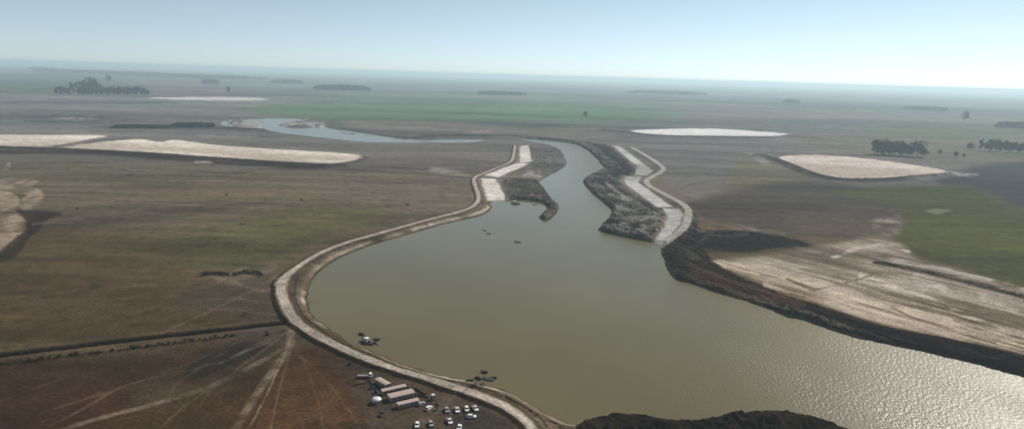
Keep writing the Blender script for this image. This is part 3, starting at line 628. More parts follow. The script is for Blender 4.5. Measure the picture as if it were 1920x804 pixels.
# @@OBJECTS@@
# ------------------------------------------------------------------ helpers for things
class MB:
    def __init__(s): s.v = []; s.f = []
    def add(s, vs, fs):
        o = len(s.v); s.v += [tuple(v) for v in vs]; s.f += [tuple(i + o for i in f) for f in fs]
    def box(s, c, d, rz=0.0, taper=1.0, tilt=0.0):
        x, y, z = d[0] / 2, d[1] / 2, d[2] / 2
        M = Matrix.Translation(c) @ Matrix.Rotation(rz, 4, 'Z') @ Matrix.Rotation(tilt, 4, 'Y')
        vs = [M @ Vector((sx * x * (taper if sz > 0 else 1), sy * y * (taper if sz > 0 else 1), sz * z)) for sz in (-1, 1) for sx, sy in ((-1, -1), (1, -1), (1, 1), (-1, 1))]
        s.add(vs, [(3, 2, 1, 0), (4, 5, 6, 7), (0, 1, 5, 4), (1, 2, 6, 5), (2, 3, 7, 6), (3, 0, 4, 7)])
    def prism(s, prof, x0, x1, inset=0.0, axis='y'):
        """side profile (a, z) swept across the width x0..x1 along y"""
        n = len(prof); vs = [(a, x0, z) for a, z in prof] + [(a, x1, z) for a, z in prof]
        fs = [tuple(range(n)), tuple(range(2 * n - 1, n - 1, -1))] + [(i, i + n, (i + 1) % n + n, (i + 1) % n) for i in range(n)]
        s.add(vs, fs)
    def tube(s, a, b, r0, r1=None, n=10, caps=True):
        a, b = Vector(a), Vector(b); r1 = r0 if r1 is None else r1
        q = (b - a).to_track_quat('Z', 'Y')
        vs = [p + q @ Vector((r * math.cos(2 * math.pi * i / n), r * math.sin(2 * math.pi * i / n), 0)) for p, r in ((a, r0), (b, r1)) for i in range(n)]
        fs = [(i, (i + 1) % n, n + (i + 1) % n, n + i) for i in range(n)]
        if caps: fs += [tuple(range(n - 1, -1, -1)), tuple(range(n, 2 * n))]
        s.add(vs, fs)
    def path(s, pts, r, n=8):
        for a, b in zip(pts, pts[1:]): s.tube(a, b, r, r, n)
    def lathe(s, prof, c=(0, 0, 0), n=20):
        vs = [(c[0] + r * math.cos(2 * math.pi * i / n), c[1] + r * math.sin(2 * math.pi * i / n), c[2] + z) for r, z in prof for i in range(n)]
        fs = [(k * n + i, k * n + (i + 1) % n, (k + 1) * n + (i + 1) % n, (k + 1) * n + i) for k in range(len(prof) - 1) for i in range(n)]
        fs += [tuple(range(n - 1, -1, -1)), tuple((len(prof) - 1) * n + i for i in range(n))]
        s.add(vs, fs)
    def mesh(s, name, mat, smooth_=False):
        me = bpy.data.meshes.new(name); me.from_pydata(s.v, [], s.f); me.materials.append(mat)
        if smooth_: me.polygons.foreach_set('use_smooth', [True] * len(me.polygons))
        me.update(); return me
    def build(s, name, mat, parent=None, smooth_=False):
        ob = bpy.data.objects.new(name, s.mesh(name, mat, smooth_)); col.objects.link(ob)
        if parent is not None: ob.parent = parent
        return ob
ORD = ['first', 'second', 'third', 'fourth', 'fifth', 'sixth', 'seventh', 'eighth', 'ninth', 'tenth', 'eleventh', 'twelfth', 'thirteenth', 'fourteenth', 'fifteenth', 'sixteenth', 'seventeenth', 'eighteenth', 'nineteenth', 'twentieth']
ORD += ['twenty-' + w for w in ORD[:9]] + ['thirtieth'] + ['thirty-' + w for w in ORD[:9]] + ['fortieth'] + ['forty-' + w for w in ORD[:9]]
def tag(o, label, cat, group=None):
    o['label'] = label; o['category'] = cat
    if group: o['group'] = group
    return o
def empty(name, loc=(0, 0, 0), rz=0.0):
    o = bpy.data.objects.new(name, None); col.objects.link(o); o.location = loc; o.rotation_euler = (0, 0, rz); o.empty_display_size = 0.5
    return o
def copy_tree(o, parent=None):
    c = o.copy(); col.objects.link(c); c.parent = parent
    for ch in o.children: copy_tree(ch, c)
    return c
M = {
    'white': flat_mat('white_paint', (0.80, 0.80, 0.79), 0.45, 0, 0.06, 2.0, 0.25), 'silver': flat_mat('silver_paint', (0.42, 0.41, 0.40), 0.35, 0.2, 0.08, 2.0),
    'dark_paint': flat_mat('dark_paint', (0.045, 0.042, 0.042), 0.5, 0, 0.2, 2.0), 'glass': flat_mat('window_glass', (0.02, 0.024, 0.028), 0.35, 0, 0.1, 2.0, 0.2),
    'rubber': flat_mat('rubber', (0.02, 0.02, 0.02), 0.9, 0, 0.2, 6.0, 0.1), 'metal': flat_mat('dull_metal', (0.28, 0.27, 0.26), 0.5, 0.6, 0.15, 3.0),
    'lamp': flat_mat('lamp_glass', (0.7, 0.7, 0.68), 0.3, 0, 0.05, 4.0), 'red': flat_mat('red_lens', (0.25, 0.02, 0.015), 0.4, 0, 0.1, 4.0),
    'roof': flat_mat('dusty_roof', (0.47, 0.37, 0.325), 0.85, 0, 0.14, 1.0, 0.1), 'wall': flat_mat('cabin_wall', (0.30, 0.25, 0.22), 0.8, 0, 0.14, 1.2, 0.1),
    'black': flat_mat('black_plastic', (0.022, 0.022, 0.022), 0.6, 0, 0.2, 3.0, 0.2), 'rust': flat_mat('rusty_steel', (0.075, 0.048, 0.034), 0.85, 0, 0.4, 1.5, 0.1),
    'bark': flat_mat('bark', (0.09, 0.07, 0.055), 0.95, 0, 0.3, 1.0, 0.1), 'leaf': flat_mat('tree_leaves', (0.032, 0.042, 0.024), 0.8, 0, 0.5, 0.12, 0.1),
    'leaf2': flat_mat('grey_green_leaves', (0.050, 0.058, 0.038), 0.8, 0, 0.5, 0.12, 0.1), 'shrub': flat_mat('shrub_leaves', (0.030, 0.030, 0.016), 0.9, 0, 0.5, 0.6, 0.1),
    'skin': flat_mat('skin', (0.35, 0.2, 0.14), 0.6, 0, 0.05, 5.0), 'cloth': flat_mat('dark_clothes', (0.03, 0.032, 0.04), 0.9, 0, 0.2, 4.0, 0.1), 'deck': flat_mat('steel_deck', (0.13, 0.12, 0.11), 0.7, 0.1, 0.3, 1.0),
}

# ------------------------------------------------------------------ vehicles (nose along +X)
def wheels(root, xs, y, r):
    for x in xs:
        for s in (-1, 1):
            w = MB(); w.tube((x, s * y - 0.11, r), (x, s * y + 0.11, r), r, r, 14); o = w.build('wheel', M['rubber'], root)
            k = MB(); k.tube((x, s * y - 0.125, r), (x, s * y + 0.125, r), r * 0.58, r * 0.58, 12); k.build('rim', M['metal'], o)
def car_body(prof, w, mat, root):
    """lofted shell: profile swept across the width with tucked-in edges"""
    n = len(prof); zc = 0.55; ys = (-w / 2, -w / 2 + 0.10, w / 2 - 0.10, w / 2); vs = []
    for j, y in enumerate(ys):
        k = 0.93 if j in (0, 3) else 1.0
        vs += [(x * (0.985 if k < 1 else 1), y, zc + (z - zc) * k) for x, z in prof]
    fs = [tuple(range(n)), tuple(range(4 * n - 1, 3 * n - 1, -1))]
    for j in range(3): fs += [(j * n + i, (j + 1) * n + i, (j + 1) * n + (i + 1) % n, j * n + (i + 1) % n) for i in range(n)]
    b = MB(); b.add(vs, fs); return b.build('body', mat, root)
def frustum(root, name, mat, x0, x1, w0, z0, x2, x3, w1, z1):
    b = MB(); b.add([(x0, -w0, z0), (x1, -w0, z0), (x1, w0, z0), (x0, w0, z0), (x2, -w1, z1), (x3, -w1, z1), (x3, w1, z1), (x2, w1, z1)],
        [(3, 2, 1, 0), (4, 5, 6, 7), (0, 1, 5, 4), (1, 2, 6, 5), (2, 3, 7, 6), (3, 0, 4, 7)]); return b.build(name, mat, root)
def details(root, xf, xr, w, mat):
    for s in (-1, 1):
        b = MB(); b.box((xf, s * (w - 0.26), 0.72), (0.10, 0.36, 0.18)); b.build('headlight', M['lamp'], root)
        b = MB(); b.box((xr, s * (w - 0.2), 0.82), (0.08, 0.24, 0.28)); b.build('tail_light', M['red'], root)
        b = MB(); b.box((0.62, s * (w + 0.07), 1.0), (0.14, 0.2, 0.14)); b.build('mirror', mat, root)
    for x, nm in ((xf + 0.03, 'front_bumper'), (xr - 0.03, 'rear_bumper')):
        b = MB(); b.box((x, 0, 0.42), (0.14, 2 * w - 0.1, 0.2)); b.build(nm, M['black'], root)
def make_hatch(mat):
    r = empty('car'); W = 0.88
    car_body([(-2.1, 0.35), (-2.16, 0.6), (-2.1, 0.95), (-1.9, 1.0), (0.75, 0.98), (1.5, 0.90), (2.05, 0.74), (2.14, 0.55), (2.1, 0.32), (1.75, 0.28), (-1.75, 0.28)], 2 * W, mat, r)
    frustum(r, 'window', M['glass'], -1.98, 1.02, 0.80, 0.98, -1.55, 0.28, 0.66, 1.46)
    frustum(r, 'roof', mat, -1.66, 0.34, 0.70, 1.44, -1.48, 0.20, 0.62, 1.53)
    for s in (-1, 1):
        for x in (-1.5, -0.55, 0.35):
            b = MB(); b.tube((x, s * 0.80, 0.98), (x * 0.9 - 0.05, s * 0.69, 1.47), 0.05, 0.05, 6); b.build('pillar', mat, r)
    wheels(r, (-1.32, 1.34), 0.80, 0.32); details(r, 2.1, -2.13, W, mat); return r
def make_pickup(mat):
    r = empty('pickup_truck'); W = 0.92
    car_body([(-2.5, 0.5), (-2.52, 0.95), (-2.45, 1.02), (0.95, 1.06), (1.9, 1.02), (2.4, 0.88), (2.48, 0.6), (2.42, 0.4), (2.0, 0.36), (-2.0, 0.4)], 2 * W, mat, r)
    frustum(r, 'window', M['glass'], -0.72, 1.20, 0.84, 1.05, -0.52, 0.50, 0.70, 1.62)
    frustum(r, 'roof', mat, -0.62, 0.55, 0.74, 1.60, -0.5, 0.42, 0.66, 1.70)
    b = MB(); b.box((-1.6, 0, 1.035), (1.55, 1.5, 0.05)); b.build('cargo_bed', M['dark_paint'], r)
    for s in (-1, 1):
        b = MB(); b.box((-1.6, s * 0.86, 1.12), (1.75, 0.09, 0.2)); b.build('bed_side', mat, r)
        b = MB(); b.tube((0.0, s * 0.83, 1.05), (0.0, s * 0.73, 1.62), 0.06, 0.06, 6); b.build('pillar', mat, r)
    b = MB(); b.box((-2.45, 0, 1.10), (0.07, 1.7, 0.2)); b.build('tailgate', mat, r)
    wheels(r, (-1.5, 1.55), 0.84, 0.38); details(r, 2.44, -2.5, W, mat); return r
def make_truck():
    r = empty('flatbed_truck')
    b = MB(); b.box((-0.2, 0, 0.75), (6.6, 0.9, 0.25)); b.build('chassis', M['dark_paint'], r)
    b = MB(); b.add([(1.9, -1.1, 0.7), (3.4, -1.1, 0.7), (3.4, 1.1, 0.7), (1.9, 1.1, 0.7), (1.9, -1.1, 1.5), (3.45, -1.1, 1.5), (3.45, 1.1, 1.5), (1.9, 1.1, 1.5)], [(3, 2, 1, 0), (4, 5, 6, 7), (0, 1, 5, 4), (1, 2, 6, 5), (2, 3, 7, 6), (3, 0, 4, 7)])
    c = b.build('cab', M['white'], r)
    frustum(c, 'window', M['glass'], 1.93, 3.42, 1.08, 1.5, 1.95, 3.1, 1.0, 2.2)
    frustum(c, 'roof', M['white'], 1.9, 3.12, 1.04, 2.19, 1.95, 3.0, 0.98, 2.36)
    b = MB(); b.box((-0.95, 0, 1.02), (5.3, 2.3, 0.16)); b.build('load_bed', M['silver'], r)
    for s in (-1, 1):
        b = MB(); b.box((-0.95, s * 1.13, 1.3), (5.3, 0.08, 0.42)); b.build('side_board', M['silver'], r)
    b = MB(); b.box((-3.58, 0, 1.3), (0.08, 2.2, 0.42)); b.build('tailgate', M['silver'], r)
    wheels(r, (-2.3, 2.6), 0.98, 0.46)
    for s in (-1, 1):
        b = MB(); b.box((3.46, s * 0.8, 0.95), (0.08, 0.3, 0.2)); b.build('headlight', M['lamp'], r)
    return r
def place(o, u, v, heading_deg, label, cat, group=None, s=1.0):
    x, y, z = spot(u, v); o.location = (x, y, z - 0.04); o.rotation_euler = (0, 0, R(heading_deg)); o.scale = (s, s, s)
    return tag(o, label, cat, group)
protos = {'hw': make_hatch(M['white']), 'hs': make_hatch(M['silver']), 'pw': make_pickup(M['white']), 'pd': make_pickup(M['dark_paint'])}
first = {k: True for k in protos}
cars = [  # kind, u, v, heading (0 = to the right, -90 = towards the viewer), label
    ('pw', 857, 770, -78, 'white pickup in the back row, second from its left end', 'pickup'),
    ('hw', 875, 768, -80, 'white hatchback in the back row, second from the right end', 'car'),
    ('pw', 891, 767, -66, 'white pickup at the right end of the back row of parked cars', 'pickup'),
    ('hs', 838, 770, -76, 'silver grey hatchback at the left end of the back row', 'car'),
    ('hw', 884, 782, 3, 'white hatchback parked sideways just in front of the back row', 'car'),
    ('pw', 843, 791, -72, 'white pickup parked alone in the middle of the yard', 'pickup'),
    ('hw', 782, 798, -86, 'white hatchback farthest left in the front row', 'car'),
    ('hs', 808, 796, -74, 'silver hatchback next to the white one in the front row', 'car'),
    ('hw', 861, 803, -95, 'white hatchback cut by the lower edge of the view', 'car'),
    ('hw', 804, 766, 62, 'white hatchback right of the long pale cabins', 'car'),
    ('hs', 790, 758, 50, 'silver hatchback tucked against the end of the front cabin', 'car'),
    ('pd', 717, 777, -100, 'dark pickup standing alone in front of the round tank', 'pickup'),
]
for kd, u, v, hd, lb, ct in cars:
    o = protos[kd] if first[kd] else copy_tree(protos[kd]); first[kd] = False
    o.name = 'pickup_truck' if ct == 'pickup' else 'car'
    place(o, u, v, hd, lb, ct, 'vehicles parked in the yard')
tr = make_truck(); place(tr, 685, 707, 4, 'white flatbed truck with grey bed beside the road dike', 'truck')

# ------------------------------------------------------------------ site cabins, tank, toilet, pipes
def site_cabin(u0, v0, u1, v1, width, height, label, nwin):
    a, b = spot(u0, v0), spot(u1, v1); L = math.hypot(b[0] - a[0], b[1] - a[1]); rz = math.atan2(b[1] - a[1], b[0] - a[0])
    r = empty('site_cabin', ((a[0] + b[0]) / 2, (a[1] + b[1]) / 2, (a[2] + b[2]) / 2 - 0.05), rz)
    w = MB(); w.box((0, 0, height / 2 + 0.2), (L, width, height)); w.build('wall', M['wall'], r)
    sk = MB(); sk.box((0, 0, 0.11), (L - 0.4, width - 0.3, 0.24)); sk.build('skid', M['dark_paint'], r)
    rf = MB(); hw = width / 2 + 0.18; rise = 0.10 * width
    rf.prism([(-hw, 0), (hw, 0), (hw, 0.12), (0, 0.12 + rise), (-hw, 0.12)], -L / 2 - 0.15, L / 2 + 0.15)
    rf.v = [(y, x, z + height + 0.205) for x, y, z in rf.v]; rf.f = [f[::-1] for f in rf.f]
    ro = rf.build('roof', M['roof'], r)
    for k in range(int(L // 1.2)):
        x = -L / 2 + 0.6 + k * 1.2
        for s in (-1, 1):
            b_ = MB(); b_.tube((x, s * hw, height + 0.335), (x, 0, height + 0.335 + rise), 0.045, 0.045, 5); b_.build('roof_rib', M['roof'], ro)
    for s in (-1, 1):
        for k in range(nwin):
            x = -L / 2 + (k + 0.5) * L / nwin
            f = MB(); f.box((x, s * (width / 2 + 0.02), 1.25), (1.15, 0.06, 0.8)); fo = f.build('window', M['silver'], r)
            g = MB(); g.box((x, s * (width / 2 + 0.045), 1.25), (1.0, 0.05, 0.66)); g.build('pane', M['glass'], fo)
    d = MB(); d.box((L / 2 - 1.2 + 0.6 - L / (2 * nwin) * 0.0, -(width / 2 + 0.03), 1.1), (0.85, 0.06, 1.7)); do = d.build('door', M['silver'], r)
    h_ = MB(); h_.box((L / 2 - 0.9, -(width / 2 + 0.08), 1.15), (0.05, 0.08, 0.14)); h_.build('handle', M['metal'], do)
    return tag(r, label, 'cabin', 'long pale site cabins')
site_cabin(708, 716, 728, 727, 2.9, 1.9, 'short pale cabin set askew behind the others, nearest the dike', 2)
site_cabin(716, 739, 760, 729, 2.6, 1.9, 'narrow long pale cabin, rearmost of the three parallel ones', 4)
site_cabin(729, 750, 774, 740, 4.4, 2.0, 'widest long pale cabin in the middle of the parallel row', 4)
site_cabin(745, 764, 784, 755, 2.8, 1.8, 'front long pale cabin of the row, nearest the parked cars', 4)
# round white tank
x, y, z = spot(706, 754)
tk = empty('round_tank', (x, y, z - 0.05))
b = MB(); b.lathe([(2.2, 0), (2.2, 1.5), (2.22, 1.52), (2.22, 1.6)], n=32); b.build('tank_shell', M['silver'], tk, True)
b = MB(); b.lathe([(2.26, 1.59), (2.15, 1.9), (1.8, 2.25), (1.3, 2.5), (0.7, 2.64), (0.2, 2.67)], n=32); b.build('dome', M['white'], tk, True)
b = MB(); b.lathe([(0.3, 2.6), (0.3, 2.8), (0.2, 2.86)], n=14); b.build('hatch', M['metal'], tk)
b = MB()
for s in (-0.22, 0.22): b.tube((s, -2.32, 0.0), (s, -2.32, 1.8), 0.03, 0.03, 5)
for k in range(5): b.tube((-0.22, -2.32, 0.3 + 0.3 * k), (0.22, -2.32, 0.3 + 0.3 * k), 0.02, 0.02, 5)
b.build('ladder', M['metal'], tk)
tag(tk, 'round grey tank with a white domed top at the left end of the cabins', 'tank')
# small cabin with a white roof
x, y, z = spot(812, 748)
pt = empty('portable_toilet', (x, y, z - 0.03), R(20))
b = MB(); b.box((0, 0, 1.15), (1.5, 1.5, 2.2)); b.build('wall', M['dark_paint'], pt)
b = MB(); b.box((0, 0, 2.4), (1.75, 1.75, 0.34), 0, 0.8); b.build('roof', M['white'], pt)
b = MB(); b.box((0, -0.77, 1.1), (0.8, 0.05, 1.9)); dd = b.build('door', M['silver'], pt)
b = MB(); b.box((0.3, -0.81, 1.1), (0.05, 0.05, 0.2)); b.build('handle', M['metal'], dd)
tag(pt, 'small dark booth with a white roof behind the parked cars', 'booth')
# black drums beside the cabins
def drum(u, v, rad, h, label):
    x, y, z = spot(u, v); o = empty('storage_drum', (x, y, z - 0.03))
    b = MB(); b.lathe([(rad, 0), (rad, h * 0.3), (rad * 1.05, h * 0.33), (rad, h * 0.36), (rad, h * 0.63), (rad * 1.05, h * 0.66), (rad, h * 0.69), (rad, h * 0.88), (rad * 0.6, h * 0.97), (rad * 0.3, h)], n=18); b.build('drum_shell', M['black'], o)
    b = MB(); b.lathe([(rad * 0.3, h * 0.985), (rad * 0.3, h * 1.05), (rad * 0.2, h * 1.06)], n=12); b.build('lid', M['black'], o)
    tag(o, label, 'drum', 'black drums by the cabins')
for u, v, rd, h_, lb in ((765, 730, 0.9, 1.7, 'black drum at the right end of the rear cabin'), (778, 741, 0.85, 1.6, 'black drum at the right end of the widest cabin'), (697, 728, 0.8, 1.4, 'upper of two black drums behind the round tank'),
                         (705, 736, 0.9, 1.6, 'lower of two black drums behind the round tank')): drum(u, v, rd, h_, lb)
# lengths of dark pipe lying about
def pipe(pts, rad, label, group='dark pipes in the yard'):
    P = [Vector(spot(u, v)) + Vector((0, 0, rad * 0.9)) for u, v in smooth(pts, 5)]
    b = MB(); b.path(P, rad, 8); o0 = P[0].copy()
    b.v = [(v[0] - o0.x, v[1] - o0.y, v[2] - o0.z) for v in b.v]
    root = empty('pipe', o0); b.build('pipe_wall', M['black'], root)
    for a, c in ((P[0], P[1]), (P[-1], P[-2])):
        d_ = (a - c).normalized(); f = MB(); f.tube(a - d_ * 0.1 - o0, a + d_ * 0.1 - o0, rad * 1.5, rad * 1.5, 10); f.build('flange', M['rust'], root)
    tag(root, label, 'pipe', group)
pipe([(779, 729), (788, 734), (797, 740)], 0.42, 'dark pipe running from the dike towards the white booth')
pipe([(784, 740), (794, 743), (803, 746)], 0.38, 'shorter dark pipe nearer the silver car')
pipe([(813, 770), (819, 768), (822, 763), (819, 758)], 0.35, 'dark curved pipe right of the white hatchback by the cabins')
pipe([(691, 712), (699, 722), (706, 732)], 0.3, 'thin dark pipe lying left of the askew cabin')
pipe([(663, 722), (680, 719), (692, 716)], 0.3, 'dark pipe lying on red soil in front of the flatbed truck')
# person on the road
def person(u, v):
    x, y, z = spot(u, v); r = empty('person', (x, y, z), R(150))
    J = {'pel': (0, 0, 0.95), 'belly': (0, 0.01, 1.12), 'chest': (0, 0, 1.34), 'neck': (0, 0, 1.5), 'head': (0, 0.02, 1.60), 'crown': (0, 0.02, 1.74)}
    for s, k in ((-1, 'l'), (1, 'r')):
        J.update({'hip' + k: (s * 0.10, 0, 0.9), 'knee' + k: (s * 0.12, 0.03 + 0.05 * s, 0.5), 'ank' + k: (s * 0.13, -0.02 + 0.08 * s, 0.09), 'toe' + k: (s * 0.14, 0.15 + 0.08 * s, 0.04),
                  'sh' + k: (s * 0.19, 0, 1.42), 'elb' + k: (s * 0.25, -0.03, 1.14), 'wri' + k: (s * 0.26, 0.07, 0.9), 'hand' + k: (s * 0.26, 0.10, 0.82)})
    rad = {'pel': .15, 'belly': .14, 'chest': .16, 'neck': .06, 'head': .095, 'crown': .07}
    for k in 'lr': rad.update({'hip' + k: .095, 'knee' + k: .062, 'ank' + k: .045, 'toe' + k: .04, 'sh' + k: .07, 'elb' + k: .048, 'wri' + k: .035, 'hand' + k: .04})
    E = [('pel', 'belly'), ('belly', 'chest'), ('chest', 'neck'), ('neck', 'head'), ('head', 'crown')]
    for k in 'lr': E += [('pel', 'hip' + k), ('hip' + k, 'knee' + k), ('knee' + k, 'ank' + k), ('ank' + k, 'toe' + k), ('chest', 'sh' + k), ('sh' + k, 'elb' + k), ('elb' + k, 'wri' + k), ('wri' + k, 'hand' + k)]
    nm = list(J); me = bpy.data.meshes.new('body'); me.from_pydata([J[k] for k in nm], [(nm.index(a), nm.index(b_)) for a, b_ in E], []); me.materials.append(M['cloth'])
    o = bpy.data.objects.new('body', me); col.objects.link(o); o.parent = r
    o.modifiers.new('skin', 'SKIN'); sub = o.modifiers.new('sub', 'SUBSURF'); sub.levels = 1; sub.render_levels = 1
    sv = me.skin_vertices[0].data
    for i, k in enumerate(nm): sv[i].radius = (rad[k], rad[k]); sv[i].use_root = (k == 'pel')
    b_ = MB(); b_.lathe([(0.09, 1.66), (0.115, 1.70), (0.10, 1.77), (0.05, 1.82)], (0, 0.0, 0), 12); b_.build('hair', M['black'], r)
    tag(r, 'person in dark clothes standing on the pale dike road', 'person')
person(874, 733)

# ------------------------------------------------------------------ floating plant
def make_dredger(name='dredger'):
    r = empty(name)
    for s in (-1, 1):
        b = MB(); b.add([(-6, s * 2.2 - 0.8, 0.35), (-6, s * 2.2 + 0.8, 0.35), (-6, s * 2.2 + 0.8, 1.1), (-6, s * 2.2 - 0.8, 1.1), (4.6, s * 2.2 - 0.8, -0.3), (4.6, s * 2.2 + 0.8, -0.3), (6, s * 2.2 + 0.8, 1.1), (6, s * 2.2 - 0.8, 1.1), (-5.2, s * 2.2 - 0.8, -0.3), (-5.2, s * 2.2 + 0.8, -0.3)],
            [(3, 2, 1, 0), (4, 5, 6, 7), (0, 1, 9, 8), (8, 9, 5, 4), (3, 7, 6, 2), (0, 8, 4, 7, 3), (1, 2, 6, 5, 9)]); b.build('pontoon', M['black'], r)
    b = MB(); b.box((-0.8, 0, 1.2), (9.6, 5.6, 0.2)); b.build('deck', M['deck'], r)
    b = MB(); b.box((-2.6, 0.3, 2.3), (3.0, 2.8, 2.0)); cb = b.build('deckhouse', M['white'], r)
    b = MB(); b.box((-2.6, 0.3, 3.38), (3.4, 3.2, 0.16)); b.build('roof', M['white'], cb)
    for s in (-1, 1):
        b = MB(); b.box((-2.6, 0.3 + s * 1.42, 2.6), (2.0, 0.06, 0.7)); b.build('window', M['glass'], cb)
    b = MB(); b.box((-1.08, 0.3, 2.6), (0.06, 2.0, 0.7)); b.build('window', M['glass'], cb)
    b = MB(); b.box((1.2, -1.0, 1.9), (2.4, 1.6, 1.2), 0, 0.9); b.build('engine_box', M['dark_paint'], r)
    for s in (-1, 1):
        b = MB(); b.tube((-5.4, s * 1.5, -0.4), (-5.4, s * 1.5, 5.2), 0.22, 0.22, 10); b.build('spud_post', M['rust'], r)
        b = MB(); b.tube((3.6, s * 1.8, 1.25), (4.4, 0, 4.4), 0.16, 0.16, 8); b.build('gantry_leg', M['rust'], r)
        b = MB(); b.tube((2.4, s * 0.6, 1.3), (8.6, s * 0.4, 0.0), 0.18, 0.18, 8); b.build('ladder_beam', M['rust'], r)
    b = MB(); b.tube((4.4, 0, 4.35), (8.2, 0, 0.5), 0.04, 0.04, 5); b.build('hoist_cable', M['black'], r)
    b = MB(); b.tube((8.3, 0, 0.05), (9.5, 0, -0.2), 0.7, 0.35, 12); b.build('cutter_head', M['rust'], r)
    b = MB(); b.path([(-3.8, -1.9, 1.5), (-6.2, -1.9, 1.2), (-8.4, -2.2, 0.1)], 0.26, 8); b.build('discharge_pipe', M['rust'], r)
    return r
def float_at(o, u, v, rz, label, cat, s=1.0, group=None):
    x, y = px(u, v, WATER_Z); o.location = (x, y, WATER_Z); o.rotation_euler = (0, 0, R(rz)); o.scale = (s, s, s); return tag(o, label, cat, group)
d0 = make_dredger(); float_at(d0, 692, 642, -28, 'black dredging barge with white deckhouse moored by the near left shore', 'dredger', 0.72, 'dredging barges')
d1 = copy_tree(d0); float_at(d1, 967, 382, -35, 'dark dredging barge below the pale cell by the hooked spit', 'dredger', 0.85, 'dredging barges')
d2 = copy_tree(d0); float_at(d2, 567, 237.5, 5, 'tiny dark dredging barge among the sand bars of the far lagoon', 'dredger', 1.5, 'dredging barges')
def make_boat():
    r = empty('work_boat'); n = 9; st = []
    for i in range(n):
        t_ = i / (n - 1); w = 0.95 * (1 - max(0, (t_ - 0.45) / 0.55) ** 2.2) + 0.02; x = -2.8 + 5.6 * t_; st.append((x, w, 0.75 + 0.35 * max(0, t_ - 0.4) ** 1.5))
    vs = []; fs = []
    for x, w, h in st: vs += [(x, -w, h), (x, -w * 0.7, -0.2), (x, w * 0.7, -0.2), (x, w, h), (x, w - min(0.12, w * .5), h), (x, w * 0.5, 0.15), (x, -w * 0.5, 0.15), (x, -w + min(0.12, w * .5), h)]
    for i in range(n - 1): fs += [(i * 8 + k, i * 8 + (k + 1) % 8, (i + 1) * 8 + (k + 1) % 8, (i + 1) * 8 + k) for k in range(8)]
    fs += [tuple(range(7, -1, -1)), tuple((n - 1) * 8 + k for k in range(8))]
    b = MB(); b.add(vs, fs); b.build('hull', M['silver'], r)
    for x in (-1.6, 0.2):
        b = MB(); b.box((x, 0, 0.5), (0.35, 1.5, 0.08)); b.build('thwart', M['rust'], r)
    b = MB(); b.box((-2.95, 0, 0.85), (0.35, 0.35, 0.6)); b.box((-2.98, 0, 0.2), (0.15, 0.12, 0.9)); b.build('outboard_motor', M['black'], r)
    return r
b0 = make_boat(); float_at(b0, 916, 711, -30, 'pale open work boat beside the black floats at the near shore', 'boat', 1.1, 'open work boats')
b1 = copy_tree(b0); float_at(b1, 971, 454, -25, 'small open boat alone in the middle of the lake', 'boat', 1.15, 'open work boats')
b2 = copy_tree(b0); float_at(b2, 917, 438, -30, 'right of two small boats off the left shore', 'boat', 0.9, 'open work boats')
b3 = copy_tree(b0); float_at(b3, 909, 432, -30, 'left of two small boats off the left shore', 'boat', 0.8, 'open work boats')
b4 = copy_tree(b0); float_at(b4, 1003, 384, 10, 'tiny boat in the bay inside the hooked spit', 'boat', 0.9, 'open work boats')
# black pipeline floats on the shore
def make_float():
    r = empty('pipeline_float')
    for s in (-1, 1):
        b = MB(); b.tube((-1.5, s * 0.75, 0.45), (1.5, s * 0.75, 0.45), 0.45, 0.45, 12); b.build('float_drum', M['black'], r)
        for e in (-1, 1):
            b = MB(); b.tube((e * 1.5, s * 0.75, 0.45), (e * 1.85, s * 0.75, 0.45), 0.45, 0.15, 12); b.build('drum_end', M['black'], r)
    b = MB(); b.tube((-2.2, 0, 0.95), (2.2, 0, 0.95), 0.2, 0.2, 10); b.build('pipe', M['rust'], r)
    for x in (-1, 1):
        b = MB(); b.box((x, 0, 0.75), (0.14, 1.9, 0.12)); b.build('cross_bar', M['rust'], r)
    return r
f0 = make_float(); ff = True
for u, v, a, lb in ((881, 714, 20, 'black pipeline float at the left end of the pile on the near shore'), (890, 721, 70, 'black pipeline float, second from the left, nearest the road'), (904, 721, 60, 'black pipeline float at the front of the pile, facing the road'),
                    (897, 713, -40, 'black pipeline float in the middle of the pile'), (908, 708, -30, 'black pipeline float at the back beside the pale boat'), (924, 717, 15, 'black pipeline float at the right end of the pile')):
    o = f0 if ff else copy_tree(f0); ff = False
    x, y, z = spot(u, v); z = max(z, WATER_Z - 0.1); o.location = (x, y, z - 0.02); o.rotation_euler = (0, 0, R(a)); tag(o, lb, 'float', 'pipeline floats at the shore')
for u, v, a, lb in ((678, 636, -35, 'black pipeline float left of the moored barge'), (684, 648, -20, 'black pipeline float on the bank below the moored barge'), (706, 646, 10, 'black pipeline float right of the moored barge')):
    o = copy_tree(f0); x, y, z = spot(u, v); z = max(z, WATER_Z - 0.1); o.location = (x, y, z); o.rotation_euler = (0, 0, R(a)); tag(o, lb, 'float', 'pipeline floats at the shore')

